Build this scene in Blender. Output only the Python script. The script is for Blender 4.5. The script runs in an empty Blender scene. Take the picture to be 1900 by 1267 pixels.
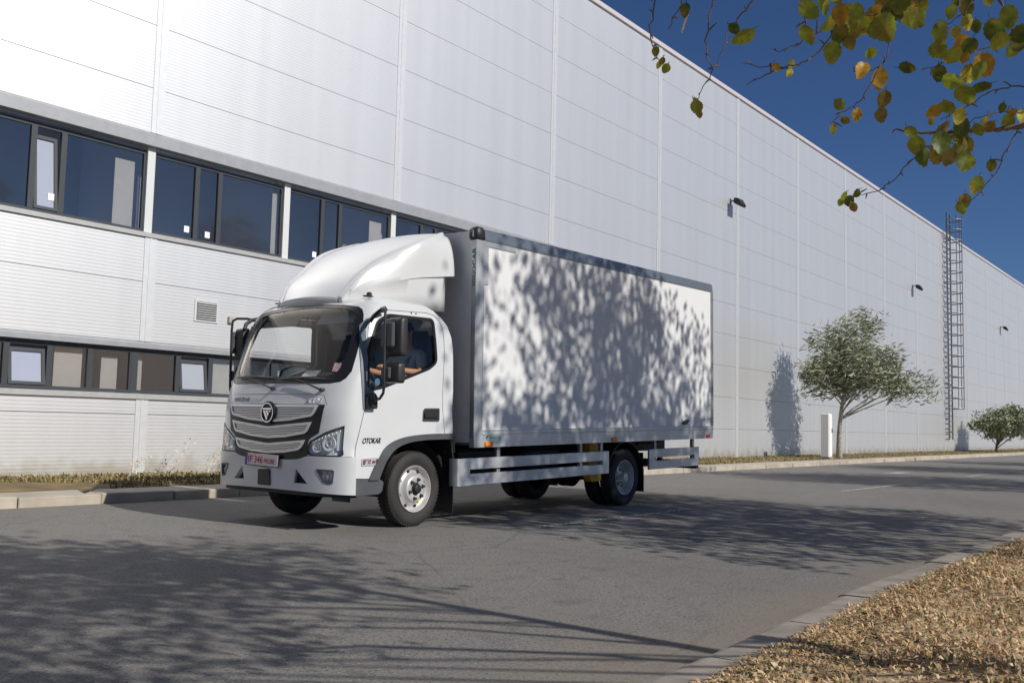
import bpy, math, random
import numpy as np
from mathutils import Vector, Matrix
from mathutils.geometry import delaunay_2d_cdt
PI = math.pi
R = math.radians
random.seed(7)
rng = np.random.default_rng(11)
scene = bpy.context.scene
col = scene.collection

# ------------------------------------------------------------------ camera
FPX, YAW, PITCH, ROLL = 1804.2, 0.9167, 0.0851, 0.0239
CAM = (-7.4137, -6.8812, 1.066)
cd = Vector((math.sin(YAW)*math.cos(PITCH), math.cos(YAW)*math.cos(PITCH), math.sin(PITCH)))
r0 = cd.cross(Vector((0, 0, 1))).normalized()
u0 = r0.cross(cd)
cr = math.cos(ROLL)*r0 + math.sin(ROLL)*u0
cu = -math.sin(ROLL)*r0 + math.cos(ROLL)*u0
cam = bpy.data.cameras.new("camera")
camo = bpy.data.objects.new("camera", cam)
col.objects.link(camo)
camo.matrix_world = Matrix(((cr.x, cu.x, -cd.x, CAM[0]), (cr.y, cu.y, -cd.y, CAM[1]), (cr.z, cu.z, -cd.z, CAM[2]), (0, 0, 0, 1)))
cam.sensor_fit = 'HORIZONTAL'
cam.sensor_width = 36.0
cam.lens = FPX/1900*36
cam.clip_start = 0.05
cam.clip_end = 3000
scene.camera = camo

# ------------------------------------------------------------------ sky and sun
SUN_EL = R(34)
SUN_AZ = R(1.5)            # the sun stands at -y, turned a touch towards +x
sdir = Vector((math.sin(SUN_AZ)*math.cos(SUN_EL), -math.cos(SUN_AZ)*math.cos(SUN_EL), math.sin(SUN_EL)))
w = bpy.data.worlds.new("World")
scene.world = w
w.use_nodes = True
wn = w.node_tree
bg = wn.nodes['Background']
sky = wn.nodes.new('ShaderNodeTexSky')
sky.sky_type = 'NISHITA'
sky.sun_disc = False
sky.sun_elevation = SUN_EL
sky.sun_rotation = PI - SUN_AZ
sky.altitude = 900
sky.air_density = 1.0
sky.dust_density = 0.15
sky.ozone_density = 3.0
hs = wn.nodes.new('ShaderNodeMix')
hs.data_type = 'RGBA'
hs.blend_type = 'MULTIPLY'
hs.inputs['Factor'].default_value = 1.0
hs.inputs['B'].default_value = (0.50, 0.66, 0.92, 1)
wn.links.new(sky.outputs[0], hs.inputs['A'])
wn.links.new(hs.outputs['Result'], bg.inputs[0])
bg.inputs[1].default_value = 0.066
sun = bpy.data.lights.new("sun", 'SUN')
sun.energy = 4.4
sun.angle = R(0.53)
sun.color = (1.0, 0.955, 0.88)
suno = bpy.data.objects.new("sun", sun)
col.objects.link(suno)
suno.rotation_euler = sdir.to_track_quat('Z', 'Y').to_euler()
suno.location = (0, -30, 25)
scene.view_settings.view_transform = 'Standard'
scene.view_settings.look = 'None'
scene.view_settings.exposure = 0.0
scene.view_settings.gamma = 1.0

# ------------------------------------------------------------------ materials
MATS = {}
def mat(name, color=(0.5, 0.5, 0.5), rough=0.5, metal=0.0, noise=0.0, nscale=8.0, bump=0.0, bscale=60.0, coat=0.0, spec=0.5, emit=None):
    if name in MATS: return MATS[name]
    m = bpy.data.materials.new(name)
    m.use_nodes = True
    nt = m.node_tree
    b = nt.nodes['Principled BSDF']
    b.inputs['Base Color'].default_value = (*color, 1)
    b.inputs['Roughness'].default_value = rough
    b.inputs['Metallic'].default_value = metal
    b.inputs['Specular IOR Level'].default_value = spec
    b.inputs['Coat Weight'].default_value = coat
    if noise:
        tc = nt.nodes.new('ShaderNodeTexCoord')
        n = nt.nodes.new('ShaderNodeTexNoise')
        n.inputs['Scale'].default_value = nscale
        n.inputs['Detail'].default_value = 6
        mr = nt.nodes.new('ShaderNodeMapRange')
        mr.inputs['From Min'].default_value = 0.3
        mr.inputs['From Max'].default_value = 0.7
        mr.inputs['To Min'].default_value = 1-noise
        mr.inputs['To Max'].default_value = 1+noise
        mx = nt.nodes.new('ShaderNodeMix')
        mx.data_type = 'RGBA'
        mx.blend_type = 'MULTIPLY'
        mx.inputs['Factor'].default_value = 1
        mx.inputs['A'].default_value = (*color, 1)
        nt.links.new(tc.outputs['Object'], n.inputs['Vector'])
        nt.links.new(n.outputs['Fac'], mr.inputs['Value'])
        nt.links.new(mr.outputs['Result'], mx.inputs['B'])
        nt.links.new(mx.outputs['Result'], b.inputs['Base Color'])
    if bump:
        tc = nt.nodes.new('ShaderNodeTexCoord')
        n = nt.nodes.new('ShaderNodeTexNoise')
        n.inputs['Scale'].default_value = bscale
        n.inputs['Detail'].default_value = 4
        bp = nt.nodes.new('ShaderNodeBump')
        bp.inputs['Strength'].default_value = bump
        bp.inputs['Distance'].default_value = 0.01
        nt.links.new(tc.outputs['Object'], n.inputs['Vector'])
        nt.links.new(n.outputs['Fac'], bp.inputs['Height'])
        nt.links.new(bp.outputs['Normal'], b.inputs['Normal'])
    if emit:
        b.inputs['Emission Color'].default_value = (*color, 1)
        b.inputs['Emission Strength'].default_value = emit
    MATS[name] = m
    return m

def glass_mat(name, tint, refl, rough=0.02, wav=0.0, gcol=(1.0, 0.93, 0.86)):
    """see-through sheet: tinted transparency plus a mirror layer weighted by fresnel"""
    if name in MATS: return MATS[name]
    m = bpy.data.materials.new(name)
    m.use_nodes = True
    nt = m.node_tree
    nt.nodes.clear()
    out = nt.nodes.new('ShaderNodeOutputMaterial')
    tr = nt.nodes.new('ShaderNodeBsdfTransparent')
    tr.inputs[0].default_value = (*tint, 1)
    gl = nt.nodes.new('ShaderNodeBsdfGlossy')
    gl.inputs['Roughness'].default_value = rough
    gl.inputs[0].default_value = (*gcol, 1)
    lw = nt.nodes.new('ShaderNodeLayerWeight')      # Schlick's law, the same from both sides of the sheet
    lw.inputs['Blend'].default_value = 0.5
    fr = nt.nodes.new('ShaderNodeMath')
    fr.operation = 'POWER'
    fr.inputs[1].default_value = 5.0
    nt.links.new(lw.outputs['Facing'], fr.inputs[0])
    ma = nt.nodes.new('ShaderNodeMath')
    ma.operation = 'MULTIPLY_ADD'
    ma.use_clamp = True
    ma.inputs[1].default_value = 0.9
    ma.inputs[2].default_value = refl+0.04
    mx = nt.nodes.new('ShaderNodeMixShader')
    nt.links.new(fr.outputs[0], ma.inputs[0])
    nt.links.new(ma.outputs[0], mx.inputs[0])
    nt.links.new(tr.outputs[0], mx.inputs[1])
    nt.links.new(gl.outputs[0], mx.inputs[2])
    nt.links.new(mx.outputs[0], out.inputs[0])
    if wav:
        tc = nt.nodes.new('ShaderNodeTexCoord')
        n = nt.nodes.new('ShaderNodeTexNoise')
        n.inputs['Scale'].default_value = 1.2
        bp = nt.nodes.new('ShaderNodeBump')
        bp.inputs['Strength'].default_value = wav
        bp.inputs['Distance'].default_value = 0.02
        nt.links.new(tc.outputs['Object'], n.inputs['Vector'])
        nt.links.new(n.outputs['Fac'], bp.inputs['Height'])
        nt.links.new(bp.outputs['Normal'], gl.inputs['Normal'])
    MATS[name] = m
    return m

white = mat('white_paint', (0.585, 0.595, 0.605), 0.30, noise=0.03, nscale=2.2, coat=0.5)
plastic = mat('black_plastic', (0.022, 0.022, 0.025), 0.45, noise=0.1, bump=0.15, bscale=300)
gplastic = mat('grey_plastic', (0.075, 0.078, 0.085), 0.5, noise=0.08)
blackm = mat('black_chassis', (0.012, 0.012, 0.014), 0.6, noise=0.25, nscale=12)
liner = mat('cab_trim', (0.085, 0.087, 0.095), 0.8, noise=0.06)
dash_m = mat('dashboard', (0.045, 0.045, 0.05), 0.6, noise=0.1)
rubber = mat('tyre_rubber', (0.028, 0.026, 0.025), 0.75, noise=0.2, nscale=5, bump=0.2, bscale=120)
steel = mat('rim_steel', (0.56, 0.55, 0.54), 0.38, metal=0.40, noise=0.12, nscale=9)
chrome = mat('chrome', (0.80, 0.80, 0.81), 0.12, metal=1.0)
satin = mat('satin_grille', (0.78, 0.76, 0.74), 0.30, metal=0.40)
alu = mat('aluminium', (0.60, 0.61, 0.62), 0.42, metal=0.6, noise=0.22, nscale=2.2)
alud = mat('aluminium_dull', (0.36, 0.37, 0.38), 0.45, metal=0.7, noise=0.15, nscale=5)
seal = mat('window_seal', (0.010, 0.010, 0.012), 0.4)
amber = mat('amber_lens', (0.95, 0.26, 0.01), 0.25)
redl = mat('red_lens', (0.55, 0.02, 0.01), 0.25)
yellow = mat('yellow_paint', (0.55, 0.32, 0.015), 0.5, noise=0.15)
wglass = glass_mat('windscreen_glass', (0.97, 0.98, 0.98), 0.0)
sglass = glass_mat('door_glass', (0.91, 0.93, 0.92), 0.0)
lensg = glass_mat('lens_glass', (0.97, 0.98, 0.98), 0.0)
bglass = glass_mat('building_glass', (0.84, 0.83, 0.85), 0.10, 0.05, 0.14, (1.0, 0.86, 0.72))

# ------------------------------------------------------------------ helpers
def tag(o, label=None, cat=None, group=None, kind=None):
    if label: o['label'] = label
    if cat: o['category'] = cat
    if group: o['group'] = group
    if kind: o['kind'] = kind
    return o

def empty(name, loc=(0, 0, 0), rot=(0, 0, 0)):
    o = bpy.data.objects.new(name, None)
    o.empty_display_size = 0.2
    col.objects.link(o)
    o.location = loc
    o.rotation_euler = rot
    return o

def link_mesh(name, verts, faces, mats, parent=None, fm=None, smooth=35, loc=None):
    me = bpy.data.meshes.new(name)
    me.from_pydata([tuple(v) for v in verts], [], [tuple(f) for f in faces])
    if not isinstance(mats, (list, tuple)): mats = [mats]
    for m in mats: me.materials.append(m)
    if fm is not None: me.polygons.foreach_set('material_index', np.array(fm, dtype=np.int32))
    if smooth:
        me.polygons.foreach_set('use_smooth', np.ones(len(me.polygons), dtype=bool))
        me.update()
        me.set_sharp_from_angle(angle=R(smooth))
    me.update()
    o = bpy.data.objects.new(name, me)
    col.objects.link(o)
    if parent is not None: o.parent = parent
    if loc is not None: o.location = loc
    return o

class MB:
    def __init__(s): s.v = []; s.f = []; s.m = []
    def add(s, vs, fs, mi=0):
        n = len(s.v)
        s.v += [tuple(v) for v in vs]
        s.f += [tuple(i+n for i in f) for f in fs]
        s.m += [mi]*len(fs)
        return s
    def box(s, a, b, mi=0, bev=0.0):
        x0, y0, z0 = [min(p, q) for p, q in zip(a, b)]
        x1, y1, z1 = [max(p, q) for p, q in zip(a, b)]
        if bev > 0:
            e = min(bev, (x1-x0)/2.2, (y1-y0)/2.2, (z1-z0)/2.2)
            vs = []; idx = {}
            for sx in (0, 1):
                for sy in (0, 1):
                    for sz in (0, 1):
                        X = (x0, x1)[sx]; Y = (y0, y1)[sy]; Z = (z0, z1)[sz]
                        dx = e*(1-2*sx); dy = e*(1-2*sy); dz = e*(1-2*sz)
                        idx[sx, sy, sz, 'x'] = len(vs); vs.append((X, Y+dy, Z+dz))
                        idx[sx, sy, sz, 'y'] = len(vs); vs.append((X+dx, Y, Z+dz))
                        idx[sx, sy, sz, 'z'] = len(vs); vs.append((X+dx, Y+dy, Z))
            fs = []
            def q(l, flip):
                fs.append(tuple(reversed(l)) if flip else tuple(l))
            for k in (0, 1):
                q([idx[k, 0, 0, 'x'], idx[k, 0, 1, 'x'], idx[k, 1, 1, 'x'], idx[k, 1, 0, 'x']], k == 1)
                q([idx[0, k, 0, 'y'], idx[1, k, 0, 'y'], idx[1, k, 1, 'y'], idx[0, k, 1, 'y']], k == 1)
                q([idx[0, 0, k, 'z'], idx[0, 1, k, 'z'], idx[1, 1, k, 'z'], idx[1, 0, k, 'z']], k == 1)
            for i in (0, 1):
                for j in (0, 1):
                    q([idx[i, j, 0, 'x'], idx[i, j, 0, 'y'], idx[i, j, 1, 'y'], idx[i, j, 1, 'x']], (i+j) % 2 == 1)
                    q([idx[i, 0, j, 'x'], idx[i, 1, j, 'x'], idx[i, 1, j, 'z'], idx[i, 0, j, 'z']], (i+j) % 2 == 1)
                    q([idx[0, i, j, 'y'], idx[0, i, j, 'z'], idx[1, i, j, 'z'], idx[1, i, j, 'y']], (i+j) % 2 == 1)
                    for k in (0, 1):
                        q([idx[i, j, k, 'x'], idx[i, j, k, 'z'], idx[i, j, k, 'y']], (i+j+k) % 2 == 1)
            return s.add(vs, fs, mi)
        vs = [(x0, y0, z0), (x1, y0, z0), (x1, y1, z0), (x0, y1, z0), (x0, y0, z1), (x1, y0, z1), (x1, y1, z1), (x0, y1, z1)]
        return s.add(vs, [(0, 3, 2, 1), (4, 5, 6, 7), (0, 1, 5, 4), (1, 2, 6, 5), (2, 3, 7, 6), (3, 0, 4, 7)], mi)
    def tube(s, pts, r, n=10, mi=0, caps=True):
        pts = [Vector(p) for p in pts]
        rr = r if isinstance(r, (list, tuple)) else [r]*len(pts)
        t0 = (pts[1]-pts[0]).normalized()
        a = t0.orthogonal().normalized()
        rings = []
        for i, p in enumerate(pts):
            if i == 0: t = pts[1]-pts[0]
            elif i == len(pts)-1: t = pts[-1]-pts[-2]
            else: t = (pts[i+1]-p).normalized()+(p-pts[i-1]).normalized()
            t.normalize()
            a = (a-t*a.dot(t)).normalized()
            b = t.cross(a)
            rings.append([p+(a*math.cos(2*PI*k/n)+b*math.sin(2*PI*k/n))*rr[i] for k in range(n)])
        vs = [v for g in rings for v in g]
        fs = []
        for i in range(len(pts)-1):
            for k in range(n):
                k2 = (k+1) % n
                fs.append((i*n+k, i*n+k2, (i+1)*n+k2, (i+1)*n+k))
        if caps:
            fs.append(tuple(reversed(range(n))))
            fs.append(tuple(range((len(pts)-1)*n, len(pts)*n)))
        return s.add(vs, fs, mi)
    def lathe(s, prof, c, n=48, mi=0, sgn=1):
        """profile of (radius, y) turned about the y axis through c"""
        vs = []
        for r, y in prof:
            for k in range(n):
                a = 2*PI*k/n
                vs.append((c[0]+r*math.cos(a), c[1]+sgn*y, c[2]+r*math.sin(a)))
        fs = []
        for i in range(len(prof)-1):
            for k in range(n):
                k2 = (k+1) % n
                q = (i*n+k, i*n+k2, (i+1)*n+k2, (i+1)*n+k)
                fs.append(q if sgn < 0 else tuple(reversed(q)))
        return s.add(vs, fs, mi)
    def prism(s, poly, axis, lo, hi, mi=0):
        def P(a, b, c):
            return {'x': (c, a, b), 'y': (a, c, b), 'z': (a, b, c)}[axis]
        n = len(poly)
        vs = [P(a, b, lo) for a, b in poly]+[P(a, b, hi) for a, b in poly]
        fs = [tuple(range(n)), tuple(reversed(range(n, 2*n)))]
        for k in range(n):
            k2 = (k+1) % n
            fs.append((k, n+k, n+k2, k2))
        return s.add(vs, fs, mi)
    def build(s, name, mats, parent=None, smooth=35, fix=True):
        o = link_mesh(name, s.v, s.f, mats, parent, s.m, smooth)
        if fix:
            import bmesh
            bm = bmesh.new()
            bm.from_mesh(o.data)
            bmesh.ops.recalc_face_normals(bm, faces=bm.faces)
            bm.to_mesh(o.data)
            bm.free()
            if smooth: o.data.set_sharp_from_angle(angle=R(smooth))
        return o

def round_poly(poly, r, n=4):
    out = []
    m = len(poly)
    for i in range(m):
        p = Vector(poly[i]); a = Vector(poly[i-1]); b = Vector(poly[(i+1) % m])
        da = (a-p); db = (b-p)
        rr = min(r, da.length*0.45, db.length*0.45)
        A = p+da.normalized()*rr; B = p+db.normalized()*rr
        for k in range(n+1):
            t = k/n
            out.append(tuple(A*(1-t)**2+p*2*t*(1-t)+B*t*t))
    return out

def inset(poly, d):
    """shift every edge inwards by d (outwards if negative)"""
    n = len(poly)
    area = sum(poly[i][0]*poly[(i+1) % n][1]-poly[(i+1) % n][0]*poly[i][1] for i in range(n))
    sg = 1 if area > 0 else -1
    out = []
    for i in range(n):
        p0 = Vector(poly[i-1]); p1 = Vector(poly[i]); p2 = Vector(poly[(i+1) % n])
        e1 = (p1-p0).normalized(); e2 = (p2-p1).normalized()
        n1 = Vector((-e1.y, e1.x))*sg; n2 = Vector((-e2.y, e2.x))*sg
        k = 1+n1.dot(n2)
        out.append(tuple(p1+(n1+n2)*(d/max(k, 0.3))))
    return out

def inside(p, poly):
    x, y = p; c = False
    n = len(poly); j = n-1
    for i in range(n):
        xi, yi = poly[i]; xj, yj = poly[j]
        if (yi > y) != (yj > y) and x < (xj-xi)*(y-yi)/(yj-yi)+xi: c = not c
        j = i
    return c

def segd(p, a, b):
    ax, ay = a; bx, by = b; px, py = p
    dx, dy = bx-ax, by-ay
    L = dx*dx+dy*dy
    t = 0 if L == 0 else max(0, min(1, ((px-ax)*dx+(py-ay)*dy)/L))
    return math.hypot(px-ax-t*dx, py-ay-t*dy)

def densify(poly, d):
    out = []
    for i in range(len(poly)):
        a = poly[i]; b = poly[(i+1) % len(poly)]
        k = max(1, int(math.hypot(b[0]-a[0], b[1]-a[1])/d))
        for j in range(k): out.append((a[0]+(b[0]-a[0])*j/k, a[1]+(b[1]-a[1])*j/k))
    return out

# ------------------------------------------------------------------ cab surface (truck coordinates: x to the rear, y to the far side, z up)
def interp(t, z):
    if z <= t[0][0]: return t[0][1]
    for (a, b), (c, d) in zip(t, t[1:]):
        if z <= c: return b+(d-b)*(z-a)/(c-a)
    return t[-1][1]
def sm(t, z, w=.03): return sum(interp(t, z+w*k) for k in (-1, -.5, 0, .5, 1))/5
XC = [(.3, -1.12), (.8, -1.14), (1.2, -1.13), (1.42, -1.07), (1.6, -1.0), (1.9, -.88), (2.1, -.80), (2.2, -.75), (2.27, -.69), (2.32, -.60), (2.355, -.42)]
HW = [(.3, 1.015), (.76, 1.015), (.8, .99), (1.4, .985), (1.7, .98), (1.9, .97), (2.1, .95), (2.2, .915), (2.27, .86), (2.32, .79), (2.355, .62)]
DP = [(.3, .34), (1.2, .36), (1.45, .34), (2.1, .26), (2.36, .26)]
YC, NE, AL = .96, 3.0, 1.16
_us = [0.0]; _ul = [0.0]
for k in range(1, 801):
    ph = PI/2*k/800
    u = math.sin(ph)**(2/NE); wv = .36*(1-math.cos(ph)**(2/NE))
    pu = math.sin(PI/2*(k-1)/800)**(2/NE); pw = .36*(1-math.cos(PI/2*(k-1)/800)**(2/NE))
    _us.append(u); _ul.append(_ul[-1]+math.hypot(u-pu, wv-pw))
_ul = [v/_ul[-1]*AL for v in _ul]
def S(s, z, off=0.0):
    """cab skin: s = 0 at the middle of the front, +-AL at the corners, then metres along the sides (s < 0 is the near side)"""
    xc, hw, d = sm(XC, z)-off, sm(HW, z)+off, sm(DP, z)+off*.3
    a = abs(s); sg = -1 if s < 0 else 1
    if a >= AL: return (xc+d+(a-AL), YC+sg*hw, z)
    u = float(np.interp(a, _ul, _us))
    return (xc+d-d*max(0.0, 1-u**NE)**(1/NE), YC+sg*hw*u, z)
def s_y(y, z):
    hw = sm(HW, z); u = min(1, abs(y-YC)/hw)
    return math.copysign(float(np.interp(u, _us, _ul)), y-YC)
def s_x(x, z, side=-1):
    xc, hw, d = sm(XC, z), sm(HW, z), sm(DP, z)
    if x >= xc+d: return side*(AL+x-xc-d)
    q = (xc+d-x)/d
    u = max(0, 1-q**NE)**(1/NE)
    return side*float(np.interp(u, _us, _ul))

def patch(name, outline, mats, parent, off=0.0, t=.03, holes=(), grid=.05, surf=S, inner=0, smooth=30, sharp_outline=True):
    """a piece of the cab skin bounded by outline (s,z), with holes, given thickness t"""
    loops = [densify(outline, grid)]+[densify(h, grid) for h in holes]
    pts = []; edges = []
    for lp in loops:
        b = len(pts); pts += lp
        edges += [(b+i, b+(i+1) % len(lp)) for i in range(len(lp))]
    segs = [(pts[a], pts[b]) for a, b in edges]
    xs = [p[0] for p in loops[0]]; zs = [p[1] for p in loops[0]]
    gx = np.arange(min(xs)+grid/2, max(xs), grid); gz = list(np.arange(min(zs)+grid/2, max(zs), grid))
    if max(zs) > 2.2 and surf is S: gz = [z for z in gz if z < 2.15]+[2.17, 2.2, 2.225, 2.25, 2.27, 2.29, 2.305, 2.32, 2.335, 2.345]
    for z in gz:
        for x in gx:
            p = (float(x), float(z))
            if inside(p, loops[0]) and not any(inside(p, h) for h in loops[1:]):
                if all(segd(p, a, b) > grid*.35*(1 if z < 2.15 else .25) for a, b in segs if abs(a[1]-z) < 2*grid+.2): pts.append(p)
    V, E_, F, *_r = delaunay_2d_cdt([Vector(p) for p in pts], edges, [], 0, 1e-5)
    tris = []
    for f in F:
        c = (sum(V[i][0] for i in f)/len(f), sum(V[i][1] for i in f)/len(f))
        if inside(c, loops[0]) and not any(inside(c, h) for h in loops[1:]): tris.append(tuple(f))
    n = len(V)
    vs = [surf(v[0], v[1], off) for v in V]
    fs = [tuple(f) for f in tris]; fm = [0]*len(tris)
    if t:
        vs += [surf(v[0], v[1], off-t) for v in V]
        cnt = {}
        for f in tris:
            for i in range(len(f)):
                a, b = f[i], f[(i+1) % len(f)]
                cnt[(a, b)] = 1
        for f in tris: fs.append(tuple(i+n for i in reversed(f))); fm.append(inner)
        for (a, b) in cnt:
            if (b, a) not in cnt: fs.append((b, a, a+n, b+n)); fm.append(0)
    # keep the outside facing out
    used = sorted({i for f in fs for i in f}); rm = {a: b for b, a in enumerate(used)}
    vs = [vs[i] for i in used]; fs = [tuple(rm[i] for i in f) for f in fs]
    o = link_mesh(name, vs, fs, mats, parent, fm, 0)
    import bmesh
    bm = bmesh.new(); bm.from_mesh(o.data); bmesh.ops.recalc_face_normals(bm, faces=bm.faces); bm.to_mesh(o.data); bm.free()
    me = o.data
    me.polygons.foreach_set('use_smooth', np.ones(len(me.polygons), dtype=bool))
    me.set_sharp_from_angle(angle=R(smooth))
    me.update()
    return o

def text_mesh(txt, size, shear=0.0, ext=0.001, bold=0.0, space=1.0):
    cu_ = bpy.data.curves.new('t', 'FONT')
    cu_.body = txt; cu_.size = size; cu_.shear = shear; cu_.extrude = ext; cu_.offset = bold
    cu_.space_character = space
    to = bpy.data.objects.new('t', cu_)
    col.objects.link(to)
    dg = bpy.context.evaluated_depsgraph_get()
    me = to.evaluated_get(dg).to_mesh()
    vs = [tuple(v.co) for v in me.vertices]; fs = [tuple(p.vertices) for p in me.polygons]
    bpy.data.objects.remove(to); bpy.data.curves.remove(cu_)
    return vs, fs
def text_obj(name, txt, size, fn, m, parent, fitw=None, **k):
    vs, fs = text_mesh(txt, size, **k)
    x0 = min(v[0] for v in vs); x1 = max(v[0] for v in vs)
    q = fitw/(x1-x0) if fitw else 1
    return link_mesh(name, [fn((v[0]-x0)*q, v[1], v[2]) for v in vs], fs, m, parent, None, 0)

exec_parts = []

# ================================================================== ground, road, kerbs
def ground_mat():
    m = mat('dry_ground', (0.20, 0.155, 0.085), 0.95, noise=0.35, nscale=1.5, bump=0.8, bscale=25)
    return m
def asphalt_mat():
    m = bpy.data.materials.new('asphalt'); m.use_nodes = True
    nt = m.node_tree; b = nt.nodes['Principled BSDF']
    tc = nt.nodes.new('ShaderNodeTexCoord')
    def noise(scale, detail=4):
        n = nt.nodes.new('ShaderNodeTexNoise'); n.inputs['Scale'].default_value = scale; n.inputs['Detail'].default_value = detail
        nt.links.new(tc.outputs['Object'], n.inputs['Vector']); return n
    def mix(a, bb, f, mode='MIX'):
        x = nt.nodes.new('ShaderNodeMix'); x.data_type = 'RGBA'; x.blend_type = mode
        for s_, v in (('A', a), ('B', bb)):
            if isinstance(v, tuple): x.inputs[s_].default_value = (*v, 1)
            else: nt.links.new(v, x.inputs[s_])
        if isinstance(f, (int, float)): x.inputs['Factor'].default_value = f
        else: nt.links.new(f, x.inputs['Factor'])
        return x.outputs['Result']
    def rng_(v, a, b_, c=0.0, d=1.0):
        r = nt.nodes.new('ShaderNodeMapRange'); nt.links.new(v, r.inputs['Value'])
        for k, q in zip(('From Min', 'From Max', 'To Min', 'To Max'), (a, b_, c, d)): r.inputs[k].default_value = q
        return r.outputs['Result']
    big = noise(0.35, 5).outputs['Fac']; mid = noise(5, 5).outputs['Fac']; fine = noise(75, 3).outputs['Fac']; grit = noise(230, 2).outputs['Fac']
    c = mix((0.172, 0.163, 0.152), (0.208, 0.197, 0.182), rng_(big, .35, .65))
    c = mix(c, (0.085, 0.082, 0.080), rng_(mid, .52, .72, 0, .45))
    c = mix(c, (0.36, 0.34, 0.31), rng_(fine, .54, .68, 0, .85))
    c = mix(c, (0.025, 0.025, 0.025), rng_(noise(42, 4).outputs['Fac'], .54, .70, 0, .75))
    c = mix(c, (0.03, 0.03, 0.03), rng_(grit, .55, .72, 0, .6))
    # old patches, a few cracks and oil spots
    c = mix(c, (0.20, 0.188, 0.17), rng_(noise(.9, 3).outputs['Fac'], .56, .66, 0, .45))
    wv = nt.nodes.new('ShaderNodeMix'); wv.data_type = 'RGBA'; wv.inputs['Factor'].default_value = .16; nt.links.new(tc.outputs['Object'], wv.inputs['A']); nt.links.new(noise(1.6, 5).outputs['Color'], wv.inputs['B'])
    vo = nt.nodes.new('ShaderNodeTexVoronoi'); vo.feature = 'DISTANCE_TO_EDGE'; vo.inputs['Scale'].default_value = .42; nt.links.new(wv.outputs['Result'], vo.inputs['Vector'])
    msk = rng_(noise(.22, 2).outputs['Fac'], .50, .56)
    ck = nt.nodes.new('ShaderNodeMath'); ck.operation = 'MULTIPLY'; nt.links.new(rng_(vo.outputs['Distance'], .002, .007, .25, 0), ck.inputs[0]); nt.links.new(msk, ck.inputs[1])
    c = mix(c, (0.03, 0.03, 0.03), ck.outputs[0])
    c = mix(c, (0.05, 0.048, 0.045), rng_(noise(1.9, 2).outputs['Fac'], .70, .78, 0, .55))
    # dust washed against the near kerb and along the far kerb
    sp = nt.nodes.new('ShaderNodeSeparateXYZ'); nt.links.new(tc.outputs['Object'], sp.inputs[0])
    ad = nt.nodes.new('ShaderNodeMath'); ad.operation = 'MULTIPLY_ADD'; ad.inputs[1].default_value = 1.2
    nt.links.new(noise(1.3, 6).outputs['Fac'], ad.inputs[0]); nt.links.new(sp.outputs['Y'], ad.inputs[2])
    c = mix((0.24, 0.195, 0.15), c, rng_(ad.outputs[0], -4.3, -3.5, 0.35, 1))
    c = mix(c, (0.24, 0.20, 0.15), rng_(ad.outputs[0], 4.5, 4.9, 0, .7))
    nt.links.new(c, b.inputs['Base Color']); b.inputs['Roughness'].default_value = 0.85; b.inputs['Specular IOR Level'].default_value = 0.35
    bp = nt.nodes.new('ShaderNodeBump'); bp.inputs['Strength'].default_value = 0.6; bp.inputs['Distance'].default_value = 0.008
    nt.links.new(noise(140, 3).outputs['Fac'], bp.inputs['Height']); nt.links.new(bp.outputs['Normal'], b.inputs['Normal'])
    return m
concrete = mat('kerb_concrete', (0.27, 0.235, 0.20), 0.9, noise=0.22, nscale=6, bump=0.4, bscale=80)
concrete_far = mat('pavement_concrete', (0.42, 0.37, 0.30), 0.9, noise=0.2, nscale=2.5, bump=0.4, bscale=60)
def worn_paint():
    m = bpy.data.materials.new('worn_road_paint'); m.use_nodes = True
    nt = m.node_tree; b = nt.nodes['Principled BSDF']
    tc = nt.nodes.new('ShaderNodeTexCoord'); n = nt.nodes.new('ShaderNodeTexNoise'); n.inputs['Scale'].default_value = 22; n.inputs['Detail'].default_value = 6
    nt.links.new(tc.outputs['Object'], n.inputs['Vector'])
    cr_ = nt.nodes.new('ShaderNodeValToRGB'); cr_.color_ramp.elements[0].position = .47; cr_.color_ramp.elements[0].color = (.13, .125, .115, 1)
    cr_.color_ramp.elements[1].position = .56; cr_.color_ramp.elements[1].color = (.62, .62, .61, 1)
    nt.links.new(n.outputs['Fac'], cr_.inputs[0]); nt.links.new(cr_.outputs[0], b.inputs['Base Color']); b.inputs['Roughness'].default_value = .85
    return m
g = link_mesh('ground', [(-400, -400, -.03), (900, -400, -.03), (900, 500, -.03), (-400, 500, -.03)], [(0, 1, 2, 3)], ground_mat(), smooth=0)
tag(g, kind='structure')
def near_edge(x):      # the near kerb bends very slightly
    return -4.82 - 0.0022*max(0, x+1)**1.6 if x > -1 else -4.82 - 0.05*min(3, -1-x)
xs = [-60, -20, -8, -5, -4, -3, -2, -1, 0, 1.5, 3, 5, 8, 12, 20, 40, 80, 160, 300]
vs = []
for x in xs: vs += [(x, max(-9, near_edge(x)), 0), (x, 4.25, 0)]
rd = link_mesh('road', vs, [(2*i, 2*i+2, 2*i+3, 2*i+1) for i in range(len(xs)-1)], asphalt_mat(), smooth=0)
tag(rd, kind='structure')
mk = MB()
for x0, x1, y0, y1 in [(0.95, 4.25, -.90, -.79), (10.5, 14.2, -.90, -.79), (20, 23.6, -.90, -.79), (29.6, 33.2, -.9, -.79), (39, 43, -.9, -.79), (19.6, 20.9, 0.75, 1.15), (49, 53, -.9, -.79)]:
    mk.add([(x0, y0, .004), (x1, y0, .004), (x1, y1, .004), (x0, y1, .004)], [(0, 1, 2, 3)])
tag(mk.build('road_marking', worn_paint(), None, 0), kind='structure')
dg = empty('drain_grate', (-.82, .80, .0)); tag(dg, 'rectangular dark iron drain grate let into the road beside the front wheel', 'drain')
m = MB()
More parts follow.
